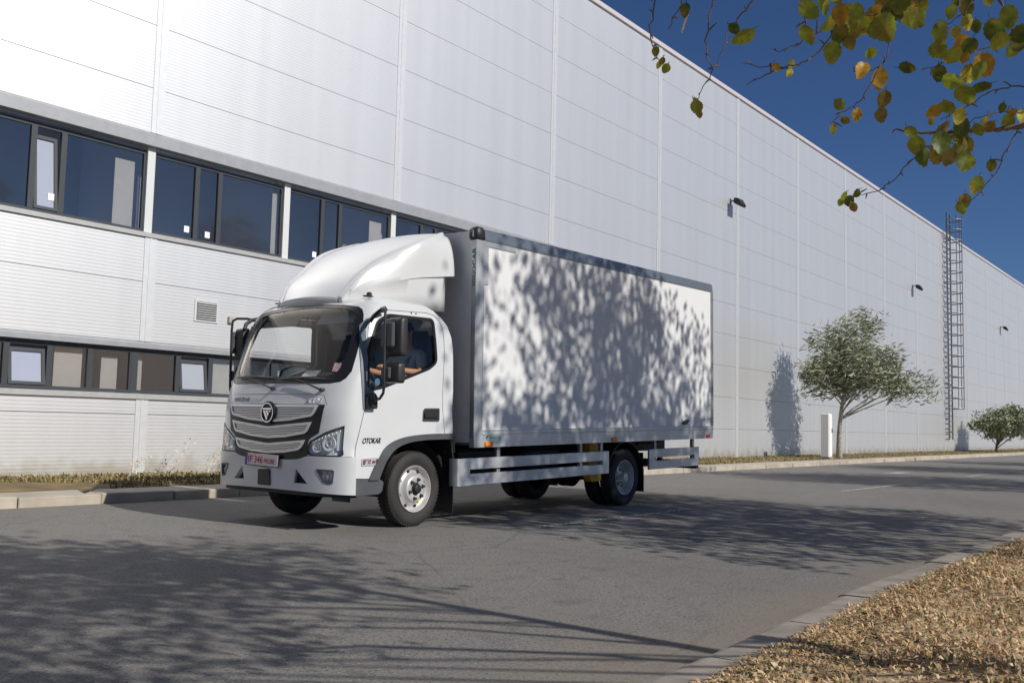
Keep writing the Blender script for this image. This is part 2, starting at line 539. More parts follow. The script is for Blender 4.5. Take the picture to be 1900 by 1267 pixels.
for a, b_ in (((-.30, -.19, .002), (-.27, .19, .009)), ((.27, -.19, .002), (.30, .19, .009)), ((-.2695, -.19, .002), (.2695, -.165, .009)), ((-.2695, .165, .002), (.2695, .19, .009))): m.box(a, b_)
for k in range(9): m.box((-.235+k*.055, -.1645, .002), (-.21+k*.055, .1645, .008))
m.build('grate', mat('cast_iron', (.10, .09, .085), .6, metal=.4, noise=.2), dg, 0)
m = MB(); m.box((-.269, -.164, .001), (.269, .164, .0035)); m.build('drain_pit', mat('pit_black', (.008, .008, .008), .9), dg, 0)
# near kerb: stones one after another with open joints, a soft round on the road side
kb = MB(); x = -7.5
while x < 60:
    L = 1.0 if x < 25 else 5.0
    ya, yb_ = near_edge(x), near_edge(x+L)
    j = 0.007; dz = random.uniform(-.006, .006); dy = random.uniform(-.008, .008)
    prof = [(0, -.03), (0, .075), (-.02, .098), (-.05, .105), (-.245, .108), (-.245, -.03)]
    a = [(x+j, ya+p+dy, z+dz) for p, z in prof]; b_ = [(x+L-j, yb_+p+dy, z+dz) for p, z in prof]
    n = len(prof)
    kb.add(a+b_, [(i, i+1, n+i+1, n+i) for i in range(n-1)]+[tuple(range(n)), tuple(reversed(range(n, 2*n)))])
    x += L
tag(kb.build('near_kerb', concrete, None, 0), kind='structure')
# verge behind the near kerb
vg = []
nx, ny = 90, 30
for i in range(nx):
    x = -8+i*(80/nx if i > 45 else .28) if i <= 45 else 4.6+(i-45)*2.2
    for k in range(ny):
        d = (k/(ny-1))**1.6*14
        vg.append((x, near_edge(x)-.235-d, .085+.03*math.sin(x*3.1+d*5)*min(1, d*3)+random.uniform(-.015, .02)*min(1, d*4)+.02*d))
tag(link_mesh('verge', vg, [(i*ny+k, i*ny+k+1, (i+1)*ny+k+1, (i+1)*ny+k) for i in range(nx-1) for k in range(ny-1)], mat('verge_soil', (0.42, 0.30, 0.175), 0.95, noise=0.4, nscale=9, bump=1.0, bscale=50)), kind='structure')
# far kerb and pavement
fk = MB(); x = -40
while x < 170:
    L = 1.0 if x < 30 else 4.0
    j = .006; dz = random.uniform(-.006, .006); dy = random.uniform(-.012, .012)
    fk.box((x+j, 4.2+dy, -.02), (x+L-j, 4.42+dy, .12+dz), 0, .012)
    x += L
tag(fk.build('far_kerb', concrete_far, None, 0), kind='structure')
pv = MB(); pv.add([(-60, 4.42, .113), (-1.1, 4.42, .113), (-.6, 5.7, .113), (-60, 5.7, .113)], [(0, 1, 2, 3)])
pv.add([(-1.1, 4.42, .113), (200, 4.42, .113), (200, 5.0, .113), (-.6, 5.0, .113)], [(0, 1, 2, 3)])
tag(pv.build('pavement', mat('pavement_slab', (0.40, 0.36, 0.30), .9, noise=.2, nscale=2), None, 0), kind='structure')
vs = []; nx = 260
for i in range(nx):
    x = -60+i*.9
    for y, z in ((4.75, .06), (5.05, .105), (5.6, .125), (6.4, .12), (7.2, .11), (7.75, .10)):
        vs.append((x, y+(random.uniform(-.12, .12) if y < 5.3 else 0), z+random.uniform(-.01, .015)))
tag(link_mesh('grass_strip', vs, [(i*6+k, (i+1)*6+k, (i+1)*6+k+1, i*6+k+1) for i in range(nx-1) for k in range(5)], mat('strip_soil', (0.17, 0.125, 0.055), .95, noise=.4, nscale=3, bump=1, bscale=30)), kind='structure')

# ---- blades of dry grass and leaf litter, one mesh for each verge
def blades(name, label, pts, h, wd, cols, spread=0.9):
    """pts: list of (x, y, z); every blade is a bent pair of faces"""
    P = np.array(pts); n = len(P)
    ang = rng.uniform(0, 2*PI, n); lean = rng.uniform(.2, spread, n); hh = h*rng.uniform(.4, 1.2, n); ww = wd*rng.uniform(.6, 1.4, n)
    dx, dy = np.cos(ang), np.sin(ang)
    px, py = -dy, dx
    base = P; mid = P+np.stack([dx*lean*hh*.4, dy*lean*hh*.4, hh*.6], 1); tip = P+np.stack([dx*lean*hh*1.1, dy*lean*hh*1.1, hh*(1-.35*lean)], 1)
    sd = np.stack([px*ww, py*ww, np.zeros(n)], 1)
    V = np.stack([base-sd, base+sd, mid-sd*.8, mid+sd*.8, tip], 1).reshape(-1, 3)
    k = np.arange(n)*5
    F = []
    q = np.stack([k, k+1, k+3, k+2], 1).tolist(); t = np.stack([k+2, k+3, k+4], 1).tolist()
    mi = rng.integers(0, len(cols), n).tolist()
    o = link_mesh(name, V.tolist(), q+t, cols, None, mi+mi, 0)
    return tag(o, label, 'grass', kind='stuff')
gc = [mat('straw_%s' % k, c, .9, noise=.2, nscale=30) for k, c in dict(pale=(.66, .50, .30), brown=(.50, .34, .19), rust=(.50, .30, .15), dark=(.28, .19, .10), olive=(.32, .28, .12)).items()]
pts = []
while len(pts) < 80000:
    x = -4.6+12*random.random()**1.5; d = random.random()**1.3*5
    if random.random() < .25: d = random.random()*.25
    y = near_edge(x)-.235-d+random.random()**4*.06
    # keep only what the ground in front of the camera needs
    if math.hypot(x-CAM[0], y-CAM[1]) < 1.6: continue
    pts.append((x, y, .08+.02*d+.03*math.sin(x*3.1+d*5)*min(1, d*3)))
blades('dry_grass', 'straw coloured dry grass and leaf litter on the verge behind the near kerb', pts, .052, .0055, gc, 2.2)
pts = []
while len(pts) < 30000:
    x = -2+90*random.random()**2; y = 5.0+2.6*random.random()
    if x < -.4 and y < 5.8: continue
    if math.sin(x*1.7)+math.sin(x*.63+y*2) < -1.1: continue
    pts.append((x, y, .10))
gg = [mat('strip_%s' % k, c, .9, noise=.2, nscale=30) for k, c in dict(straw=(.36, .27, .13), olive=(.22, .19, .07), green=(.13, .13, .04), brown=(.25, .17, .08)).items()]
blades('verge_grass', 'thin brown and green grass growing along the foot of the warehouse wall', pts, .09, .010, gg)

# fallen leaves on the near verge, too many to count
lv = MB()
for k in range(3600):
    x = -4.4+10*random.random()**1.4; d = .16+random.random()*3.2; y = near_edge(x)-.1-d
    z = .125+.02*d+.03*math.sin(x*3.1+d*5)*min(1, d*3)
    if math.hypot(x-CAM[0], y-CAM[1]) < 1.8: continue
    a = random.uniform(0, 2*PI); r_ = random.uniform(.008, .018); tz = random.uniform(-.5, .5)*r_
    c_, s_ = math.cos(a)*r_, math.sin(a)*r_
    lv.add([(x-c_, y-s_, z), (x+s_*.7, y-c_*.7, z+tz), (x+c_, y+s_, z+r_*.5), (x-s_*.7, y+c_*.7, z-tz)], [(0, 1, 2, 3)], random.choice((0, 0, 1, 2)))
tag(lv.build('leaf_litter', [gc[0], gc[2], gc[1]], None, 0, fix=False), 'scattered fallen leaves lying on the dry grass behind the near kerb', 'leaves', kind='stuff')

# ================================================================== warehouse
WY = 7.6
JX0, JS = 1.555, 5.735
def panel_mat():
    m = bpy.data.materials.new('ribbed_panel'); m.use_nodes = True
    nt = m.node_tree; b = nt.nodes['Principled BSDF']
    tc = nt.nodes.new('ShaderNodeTexCoord')
    wv = nt.nodes.new('ShaderNodeTexWave'); wv.bands_direction = 'Z'; wv.inputs['Scale'].default_value = 5.6; wv.inputs['Distortion'].default_value = 0
    n = nt.nodes.new('ShaderNodeTexNoise'); n.inputs['Scale'].default_value = .5; n.inputs['Detail'].default_value = 5
    nt.links.new(tc.outputs['Object'], wv.inputs['Vector']); nt.links.new(tc.outputs['Object'], n.inputs['Vector'])
    bp = nt.nodes.new('ShaderNodeBump'); bp.inputs['Strength'].default_value = .16; bp.inputs['Distance'].default_value = .004
    nt.links.new(wv.outputs['Fac'], bp.inputs['Height']); nt.links.new(bp.outputs['Normal'], b.inputs['Normal'])
    mx = nt.nodes.new('ShaderNodeMix'); mx.data_type = 'RGBA'; mx.inputs['A'].default_value = (.72, .722, .725, 1); mx.inputs['B'].default_value = (.755, .757, .76, 1)
    nt.links.new(n.outputs['Fac'], mx.inputs['Factor'])
    # faint rain streaks: noise stretched down the wall
    mp = nt.nodes.new('ShaderNodeMapping'); mp.inputs['Scale'].default_value = (2.4, 1, .10); nt.links.new(tc.outputs['Object'], mp.inputs[0])
    ns = nt.nodes.new('ShaderNodeTexNoise'); ns.inputs['Scale'].default_value = 1.0; ns.inputs['Detail'].default_value = 7; nt.links.new(mp.outputs[0], ns.inputs['Vector'])
    ms = nt.nodes.new('ShaderNodeMapRange'); nt.links.new(ns.outputs['Fac'], ms.inputs['Value'])
    for k, q in zip(('From Min', 'From Max', 'To Min', 'To Max'), (.35, .68, 1.01, .955)): ms.inputs[k].default_value = q
    mm_ = nt.nodes.new('ShaderNodeMix'); mm_.data_type = 'RGBA'; mm_.blend_type = 'MULTIPLY'; mm_.inputs['Factor'].default_value = 1
    nt.links.new(mx.outputs['Result'], mm_.inputs['A']); nt.links.new(ms.outputs['Result'], mm_.inputs['B']); mx = mm_
    # splashed dirt along the foot
    sp = nt.nodes.new('ShaderNodeSeparateXYZ'); nt.links.new(tc.outputs['Object'], sp.inputs[0])
    n2 = nt.nodes.new('ShaderNodeTexNoise'); n2.inputs['Scale'].default_value = 3; n2.inputs['Detail'].default_value = 6; nt.links.new(tc.outputs['Object'], n2.inputs['Vector'])
    ad = nt.nodes.new('ShaderNodeMath'); ad.operation = 'MULTIPLY_ADD'; ad.inputs[1].default_value = -.8; nt.links.new(n2.outputs['Fac'], ad.inputs[0]); nt.links.new(sp.outputs['Z'], ad.inputs[2])
    mr = nt.nodes.new('ShaderNodeMapRange'); nt.links.new(ad.outputs[0], mr.inputs['Value'])
    for k, q in zip(('From Min', 'From Max', 'To Min', 'To Max'), (-.28, .02, .55, 0)): mr.inputs[k].default_value = q
    m2 = nt.nodes.new('ShaderNodeMix'); m2.data_type = 'RGBA'; m2.inputs['B'].default_value = (.40, .33, .22, 1)
    nt.links.new(mx.outputs['Result'], m2.inputs['A']); nt.links.new(mr.outputs['Result'], m2.inputs['Factor'])
    nt.links.new(m2.outputs['Result'], b.inputs['Base Color'])
    b.inputs['Metallic'].default_value = .75; b.inputs['Roughness'].default_value = .50; b.inputs['Specular IOR Level'].default_value = .5
    return m
pm = panel_mat()
strip_m = mat('cover_strip_metal', (.70, .71, .72), .52, metal=.6, noise=.04)
flash_m = mat('grey_flashing', (.36, .375, .39), .45, metal=.3, noise=.06)
sill_m = mat('sill_metal', (.46, .46, .45), .45, metal=.3, noise=.06)
gap_m = mat('joint_dark', (.10, .102, .106), .8)
frame_m = mat('window_frame_grey', (.042, .048, .056), .5)
roomw = mat('room_wall', (.56, .63, .76), .9)
blind_m = mat('blind_fabric', (.80, .83, .75), .9, noise=.05)
post_m = mat('white_post', (.62, .64, .64), .5)
wh = empty('warehouse', (20, WY, 0))
tag(wh, 'long white and silver warehouse of ribbed metal panels with two dark bands of windows', 'building')
def W(mb, name, m, sm_=0, **k):
    """build with coordinates relative to the warehouse empty"""
    mb.v = [(x-20, y-WY, z) for x, y, z in mb.v]
    return mb.build(name, m, wh, sm_, **k)
XE, XW = 18.9, -13.0
rowsL = [(.09, 1.09), (1.09, 1.335), (2.28, 3.26), (3.26, 4.005), (5.76, 6.52), (6.52, 7.6), (7.6, 8.69), (8.69, 9.78), (9.78, 10.87), (10.87, 11.96), (11.96, 12.97)]
rowsR = [(.09, 1.09), (1.09, 2.18), (2.18, 3.26), (3.26, 4.35), (4.35, 5.43), (5.43, 6.52)]+rowsL[5:]
wp = MB()
js = [JX0+JS*k for k in range(-3, 27)]
for a, b_ in zip(js, js[1:]):
    for z0, z1 in (rowsL if a < XE-2 else rowsR):
        wp.box((a+.005, WY, z0+.0045), (b_-.005, WY+.08, z1-.0045))
W(wp, 'wall_panel', pm)
bk = MB()
for z0, z1 in ((0, 1.335), (2.28, 4.005), (5.70, 12.97)): bk.box((js[0], WY+.07, z0), (js[-1], WY+.25, z1))
bk.box((18.7, WY+.07, 0), (js[-1], WY+.24, 6))
bk.box((js[0], WY+.25, 12.7), (js[-1], 60, 12.97)); bk.box((js[-1]-.2, WY+.25, 0), (js[-1], 60, 12.7)); bk.box((js[0], WY+.25, 0), (js[0]+.2, 60, 12.7))
W(bk, 'wall_core', gap_m)
tr_ = MB(); tr_.box((js[0], WY-.06, 12.95), (js[-1], WY+.4, 13.10), 0, .01)
W(tr_, 'roof_trim', mat('roof_trim_pink', (.60, .56, .58), .5, metal=.2))
bs = MB(); bs.box((js[0], WY-.012, -.05), (js[-1], WY+.069, .085)); W(bs, 'wall_base', mat('wall_base_concrete', (.36, .33, .28), .9, noise=.2))
for k, x in enumerate(js):
    for z0, z1 in (((.09, 1.333), (2.282, 4.003), (5.762, 12.94)) if x < XE-.5 else ((.09, 12.94),)):
        c_ = MB()
        c_.prism([(x-.10, WY-.001), (x-.10, WY-.014), (x-.012, WY-.014), (x-.012, WY-.021), (x+.03, WY-.021), (x+.03, WY-.014), (x+.12, WY-.014), (x+.12, WY-.001)], 'z', z0, z1)
        W(c_, 'cover_strip', strip_m)
for z0, z1, dp in ((5.525, 5.758, .075), (2.165, 2.279, .045)):
    f = MB(); f.prism([(WY-dp, z0), (WY-dp, z1-.04), (WY-.001, z1), (WY+.2, z1), (WY+.2, z1-.02), (WY-dp+.01, z0+.015)], 'x', js[0], XE-.2)
    f.box((js[0], WY-dp+.012, z0), (XE-.2, WY+.1, z0+.012))
    W(f, 'gutter', flash_m)
for z0, z1 in ((4.008, 4.09), (1.338, 1.43)):
    f = MB(); f.prism([(WY-.035, z0), (WY-.035, z1-.012), (WY+.12, z1), (WY+.12, z0)], 'x', js[0], XE-.2)
    f.box((js[0], WY-.038, z0-.003), (XE-.2, WY+.1, z0-.0005))
    W(f, 'sill', sill_m)
rm = MB()
for z0, z1 in ((1.0, 2.9), (3.6, 6.2)):
    rm.box((js[0]+.3, WY+2.4, z0), (XE-.3, WY+2.5, z1)); rm.box((js[0]+.3, WY+.26, z0-.1), (XE-.3, WY+2.4, z0), 1); rm.box((js[0]+.3, WY+.26, z1), (XE-.3, WY+2.4, z1+.05), 1)
    for k in range(-4, 6):      # partitions between the rooms
        rm.box((JX0+2.87*k+.02, WY+.5, z0), (JX0+2.87*k+.10, WY+2.4, z1), 1)
rm.box((18.5, WY+.26, 0), (18.6, WY+4, 6.3))
W(rm, 'inner_room', [roomw, mat('room_light', (.72, .78, .86), .8)])
def window(x0, x1, z0, z1, cuts, opens, blinds=(), stickers=(), post=True, yf=WY+.075):
    """ribbon window between two posts: cuts = mullion centres, opens = index of the sash that tilts inwards"""
    f = MB(); fw_ = .035
    f.box((x0, yf, z0), (x1, yf+.06, z0+.05)); f.box((x0, yf, z1-.06), (x1, yf+.06, z1))
    f.box((x0, yf+.001, z0+.05), (x0+fw_, yf+.059, z1-.06)); f.box((x1-fw_, yf+.001, z0+.05), (x1, yf+.059, z1-.06))
    for c_ in cuts: f.box((c_-.045, yf-.004, z0+.05), (c_+.045, yf+.056, z1-.06))
    o = W(f, 'window', frame_m)
    ed = [x0+fw_]+[v for c_ in cuts for v in (c_-.045, c_+.045)]+[x1-fw_]
    cells = [(ed[2*i], ed[2*i+1]) for i in range(len(ed)//2)]
    for i, (a, b_) in enumerate(cells):
        p = MB(); A, B, C_, D = a, b_, z0+.05, z1-.06
        if i in opens:
            t = .10 if z1 > 3 else .055; wd = .055
            def q(x, z): return (x-20, yf+.03+(z-C_)/(D-C_)*t*1.6-WY, z)
            s_ = MB()
            for u0_, u1_, w0, w1 in ((A+.005, B-.005, C_+.01, C_+wd), (A+.005, B-.005, D-wd-t*.9, D-t*.9), (A+.005, A+wd, C_+wd, D-wd-t*.9), (B-wd, B-.005, C_+wd, D-wd-t*.9)):
                v = [q(u0_, w0), q(u1_, w0), q(u1_, w1), q(u0_, w1)]; v2 = [(x, y-.05, z) for x, y, z in v]
                s_.add(v2+v, [(0, 1, 2, 3), (0, 4, 5, 1), (1, 5, 6, 2), (2, 6, 7, 3), (3, 7, 4, 0), (7, 6, 5, 4)])
            s_.build('sash', frame_m, o, 0)
            v = [q(A+wd, C_+wd), q(B-wd, C_+wd), q(B-wd, D-wd-t*.9), q(A+wd, D-wd-t*.9)]
            v = [(x, y-.025, z) for x, y, z in v]
            link_mesh('pane', v+[(x, y+.006, z) for x, y, z in v], [(0, 1, 2, 3), (7, 6, 5, 4)], mat('frosted_pane', (.55, .58, .66), .12, metal=.35), o, None, 0)
        else:
            p.box((A, yf+.025, C_), (B, yf+.031, D))
            W(p, 'pane', bglass).parent = o
    for a, b_, q0, q1, my in blinds:
        p = MB(); p.box((a, yf+.12+my, z0+(z1-z0)*q0), (b_, yf+.13+my, z0+(z1-z0)*q1)); W(p, 'blind', blind_m).parent = o
    for a, zz in stickers:
        p = MB(); p.box((a, yf+.016, zz), (a+.10, yf+.021, zz+.11)); W(p, 'sticker', mat('paper_white', (.8, .8, .8), .7)).parent = o
    return o
U0, U1, L0, L1 = 4.092, 5.46, 1.432, 2.15
H = JS/2
for k in range(-5, 6):
    xa = 1.52+H*k if k < 1 else 1.52+2.87*k
    xa = 1.52+2.87*k; xb = xa+2.87
    st = [(xa+.72, U0+.14), (xa+1.14, U0+.11)] if k in (0, 1, 2) else ([(xa+1.20, U0+.22)] if k == -1 else [])
    bl = [(xb-.55, xb-.2, .02, .85, 0)] if k in (1, -1, 3) else ([(xb-.22, xb-.1, .02, .9, 0)] if k == 0 else [])
    window(xa+.075, xb-.075, U0, U1, (xa+.93, xa+1.40), (1,) if k == -1 else (), bl, st)
    pw = MB(); pw.box((xa-.07, WY+.03, U0-.0), (xa+.07, WY+.14, U1+.06)); W(pw, 'window_post', post_m)
for k in range(-5, 6):
    xa = 1.42+2.87*k; xb = xa+2.87
    window(xa+.04, xb-.04, L0, L1, (xa+.82, xa+1.47, xb-.75) if k % 2 else (xa+.82, xa+1.47), (1,), [(xa+.06, xa+.25, .0, .88, .05), (xa+1.6, xa+2.05, .05, .97, .0)]+([(xa+2.40, xa+2.68, .0, .80, .05)] if k % 2 else []), (), yf=WY+.055)
    pw = MB(); pw.box((xa-.04, WY+.052, L0), (xa+.04, WY+.13, L1)); W(pw, 'window_post', frame_m)
# vent louvre and small box on the wall
vt = MB(); vt.box((2.46, WY-.02, 2.71), (2.94, WY-.001, 3.09)); W(vt, 'vent_frame', strip_m)
vt = MB(); vt.box((2.50, WY-.024, 2.745), (2.90, WY-.0205, 3.055), 0)
for i in range(8): vt.prism([(WY-.045, 2.752+i*.0385), (WY-.024, 2.768+i*.0385), (WY-.024, 2.775+i*.0385), (WY-.047, 2.759+i*.0385)], 'x', 2.50, 2.90, 1)
W(vt, 'vent_louvre', [mat('vent_dark', (.10, .09, .08), .7), strip_m])
vt = MB(); vt.box((3.15, WY-.06, 2.74), (3.25, WY-.001, 2.86), 0, .01); W(vt, 'wall_socket_box', mat('socket_beige', (.42, .38, .32), .6))

# floodlights high on the wall
def floodlight(x, z, label):
    t = empty('floodlight', (x, WY, z)); tag(t, label, 'floodlight', 'floodlights high on the warehouse wall')
    m = MB(); m.box((-.05, -.03, -.1), (.05, -.001, .1)); m.tube([(0, -.02, 0), (0, -.12, .03), (0, -.30, .0)], .025, 8); m.build('bracket', gplastic, t)
    m = MB(); m.prism([(-.22, -.10), (-.46, -.24), (-.50, -.16), (-.38, .05), (-.24, .07)], 'x', -.22, .22); m.build('lamp_housing', blackm, t, 0)
    m = MB(); m.prism([(-.24, -.118), (-.445, -.238), (-.45, -.248), (-.245, -.128)], 'x', -.18, .18); m.build('lamp_glass', mat('lamp_glass', (.5, .5, .5), .2), t, 0)
floodlight(23.9, 9.05, 'nearest dark floodlight on the upper warehouse wall above the truck box')
floodlight(46.7, 8.95, 'middle floodlight on the warehouse wall, above the leafy tree')
floodlight(69.2, 8.85, 'farthest floodlight on the warehouse wall, right of the caged ladder')
# ladder with safety cage
ld = empty('roof_ladder', (53.6, WY, 0)); tag(ld, 'tall dark caged access ladder climbing the warehouse wall past the roof edge', 'ladder')
lm_ = mat('galvanised_dark', (.22, .225, .24), .5, metal=.5)
m = MB()
for x in (-.38, .38): m.box((x-.035, -.27, .8), (x+.035, -.20, 14.2))
m.build('rail', lm_, ld, 0)
m = MB(); z = .95
while z < 14: m.box((-.38, -.26, z), (.38, -.215, z+.05)); z += .30
m.build('rung', lm_, ld, 0)
m = MB(); z = 2.6
while z < 14.3:
    pts = [(.55*math.cos(a), -.25-.72*math.sin(a), z) for a in [PI*k/12 for k in range(13)]]
    m.tube(pts, .035, 6); z += .62
for a in (.25, .5, .75): m.box((.55*math.cos(PI*a)-.02, -.25-.72*math.sin(PI*a)-.02, 2.6), (.55*math.cos(PI*a)+.02, -.25-.72*math.sin(PI*a)+.02, 14.0))
m.build('safety_cage', lm_, ld, 0)
m = MB()
for z in (1.2, 4, 7, 10, 12.6):
    for x in (-.38, .38): m.box((x-.03, -.2, z), (x+.03, -.0, z+.05))
m.build('bracket', lm_, ld, 0)
# white post box beside the trunk of the leafy tree
t = empty('utility_cabinet', (27.1, 5.35, .1)); tag(t, 'tall narrow white utility cabinet beside the trunk of the leafy tree', 'cabinet')
m = MB(); m.box((-.17, -.15, .08), (.17, .15, 1.62), 0, .02); m.build('body', mat('cabinet_white', (.82, .81, .78), .5), t)
m = MB(); m.box((-.14, -.162, .14), (.14, -.152, 1.55), 0, .004); m.build('door', mat('cabinet_white', (.8, .8, .8), .5), t)
m = MB(); m.box((-.2, -.18, 0), (.2, .18, .078)); m.build('plinth', concrete, t, 0)
m = MB(); m.box((.08, -.185, .95), (.11, -.164, 1.1)); m.build('handle', blackm, t, 0)

def smooth_line(P, k=4):
    P = [Vector(p) for p in P]; Q = []
    for i in range(len(P)-1):
        a, b_, c_, d_ = P[max(0, i-1)], P[i], P[i+1], P[min(len(P)-1, i+2)]
        for j in range(k):
            f = j/k; q = .5*((2*b_)+(c_-a)*f+(2*a-5*b_+4*c_-d_)*f*f+(-a+3*b_-3*c_+d_)*f**3); Q.append((q.x, q.y))
    Q.append(tuple(P[-1])); return Q

# ================================================================== the truck
RAKE = 0.0211
truck = empty('box_truck', (.019, 0, 0), (0, -RAKE, 0))
tag(truck, 'white box truck with roof spoiler and long white cargo box on the road', 'truck')
def loc(x, y, z):
    x -= .019
    return (x*math.cos(RAKE)+z*math.sin(RAKE), y, -x*math.sin(RAKE)+z*math.cos(RAKE))
CY = .948
def yz(l): return [(s_y(y, z), z) for y, z in l]
def both(half, c_=CY):
    """half outline given as offsets (positive) from the middle line, from the middle round to the middle"""
    return yz([(c_-h, z) for h, z in half]+[(c_+h, z) for h, z in reversed(half) if h > 1e-6])
def mir(l): return [(2*CY-y, z) for y, z in l]
def side(l, sd=-1): return [(s_x(x, z, sd), z) for x, z in l]

wsH = [(.0, 1.442), (.713, 1.438), (.82, 1.455), (.862, 1.49), (.893, 1.56), (.892, 1.766), (.876, 1.983), (.838, 2.13), (.80, 2.185), (.745, 2.215), (.56, 2.242), (.25, 2.262), (0, 2.268)]
ws_in = [(.0, 1.515), (.66, 1.512), (.73, 1.535), (.775, 1.58), (.80, 1.65), (.80, 1.80), (.79, 1.98), (.76, 2.12), (.735, 2.155), (.69, 2.178), (.54, 2.205), (.25, 2.225), (0, 2.232)]
WS = both(wsH); WSI = both(ws_in)
doorP = [(-.918, .535), (-.918, .70), (-.785, 1.19), (-.70, 1.98), (-.665, 2.08), (-.60, 2.15), (-.50, 2.19), (.16, 2.215), (.26, 2.20), (.33, 2.14), (.372, 2.04), (.382, 1.83), (.392, .94), (.12, .94), (-.2, .912), (-.43, .845), (-.58, .715), (-.715, .525)]
winP = round_poly([(-.745, 1.375), (-.725, 1.80), (-.60, 2.07), (-.44, 2.145), (.232, 2.150), (.258, 1.695), (.15, 1.625), (-.52, 1.415)], .05)
hlP = [(.035, 1.040), (.025, .765), (.05, .745), (.35, .742), (.398, .755), (.405, .80), (.372, .885), (.20, .975)]
def xr(z): return interp([(0, .52), (1.85, .52), (1.98, .50), (2.09, .45), (2.17, .38), (2.25, .30), (2.32, .22), (2.352, .15)], z)
ZT = 2.352
up = [(.52, .935), (.52, 1.4), (.52, 1.85), (.50, 1.98), (.45, 2.09), (.38, 2.17), (.30, 2.25), (.22, 2.32), (.15, ZT)]
topn = [(s_x(x, ZT, -1), ZT) for x in np.linspace(.15, -.15, 6)]
s_end = abs(topn[-1][0])
front_top = [(s, ZT) for s in np.linspace(-s_end, s_end, 40)]
bodyP = side(up)+topn[1:-1]+front_top+[(s_x(x, ZT, 1), ZT) for x in np.linspace(-.15, .15, 6)][1:-1]+list(reversed(side(up, 1)))
bodyP += side([(.30, .935), (-.10, .93), (-.75, .60), (-.90, .60), (-.935, .745)], 1)
bodyP += [(s, .745) for s in np.linspace(s_x(-.94, .745, 1), s_x(-.94, .745, -1), 40)][1:]
bodyP += list(reversed(side([(.30, .935), (-.10, .93), (-.75, .60), (-.90, .60), (-.935, .745)], -1)))
dn = inset(side(doorP), -.0035); df = inset(side(doorP, 1), -.0035)
hn = yz(hlP); hf = yz(mir(hlP))
cab = patch('cab_body', bodyP, [white, liner], truck, 0, .045, [WS, dn, df, hn, hf], .05, inner=1)
# roof skin closing over the top ring, and the back wall
def cap():
    m = MB(); ss = list(np.linspace(s_x(.15, ZT, -1), 0, 40))
    rows = []
    for s in ss:
        a = Vector(S(s, ZT)); rows.append([(a.x, a.y+(YC-a.y)*k, ZT+.012*math.sin(PI/2*k)) for k in (0, .25, .5, .75, 1)])
    for r_, rn in zip(rows, rows[1:]):
        for k in range(4): m.add([r_[k], r_[k+1], rn[k+1], rn[k]], [(0, 1, 2, 3)])
    mm = [(x, 2*YC-y, z) for x, y, z in m.v]
    m.add(mm, [tuple(reversed(f)) for f in m.f])
    return m.build('roof_panel', white, truck)
cap()
m = MB(); zs = [.935, 1.2, 1.5, 1.85, 1.98, 2.09, 2.17, 2.25, 2.32, ZT]
for a, b_ in zip(zs, zs[1:]):
    pa = S(s_x(xr(a), a, -1), a); pb = S(s_x(xr(b_), b_, -1), b_)
    m.add([(pa[0], pa[1], a), (pa[0], 2*YC-pa[1], a), (pb[0], 2*YC-pb[1], b_), (pb[0], pb[1], b_)], [(0, 1, 2, 3), (3, 2, 1, 0)])
m.v = [(x-(0.0), y, z) for x, y, z in m.v]
bw = m.build('back_wall', white, truck, fix=False)

# windscreen
patch('windscreen', WS, wglass, truck, -.010, 0, (), .08)
patch('windscreen_border', WS, seal, truck, -.004, .004, [WSI], .05)
patch('hood_seam', yz([(.27, 1.332), (.95, 1.336), (1.63, 1.332), (1.63, 1.3355), (.95, 1.3395), (.27, 1.3355)]), seal, truck, .0012, .001, (), .06)
patch('fender_seam', yz([(.205, 1.236), (.262, 1.33), (.266, 1.33), (.209, 1.236)]), seal, truck, .0012, .001, (), .06)
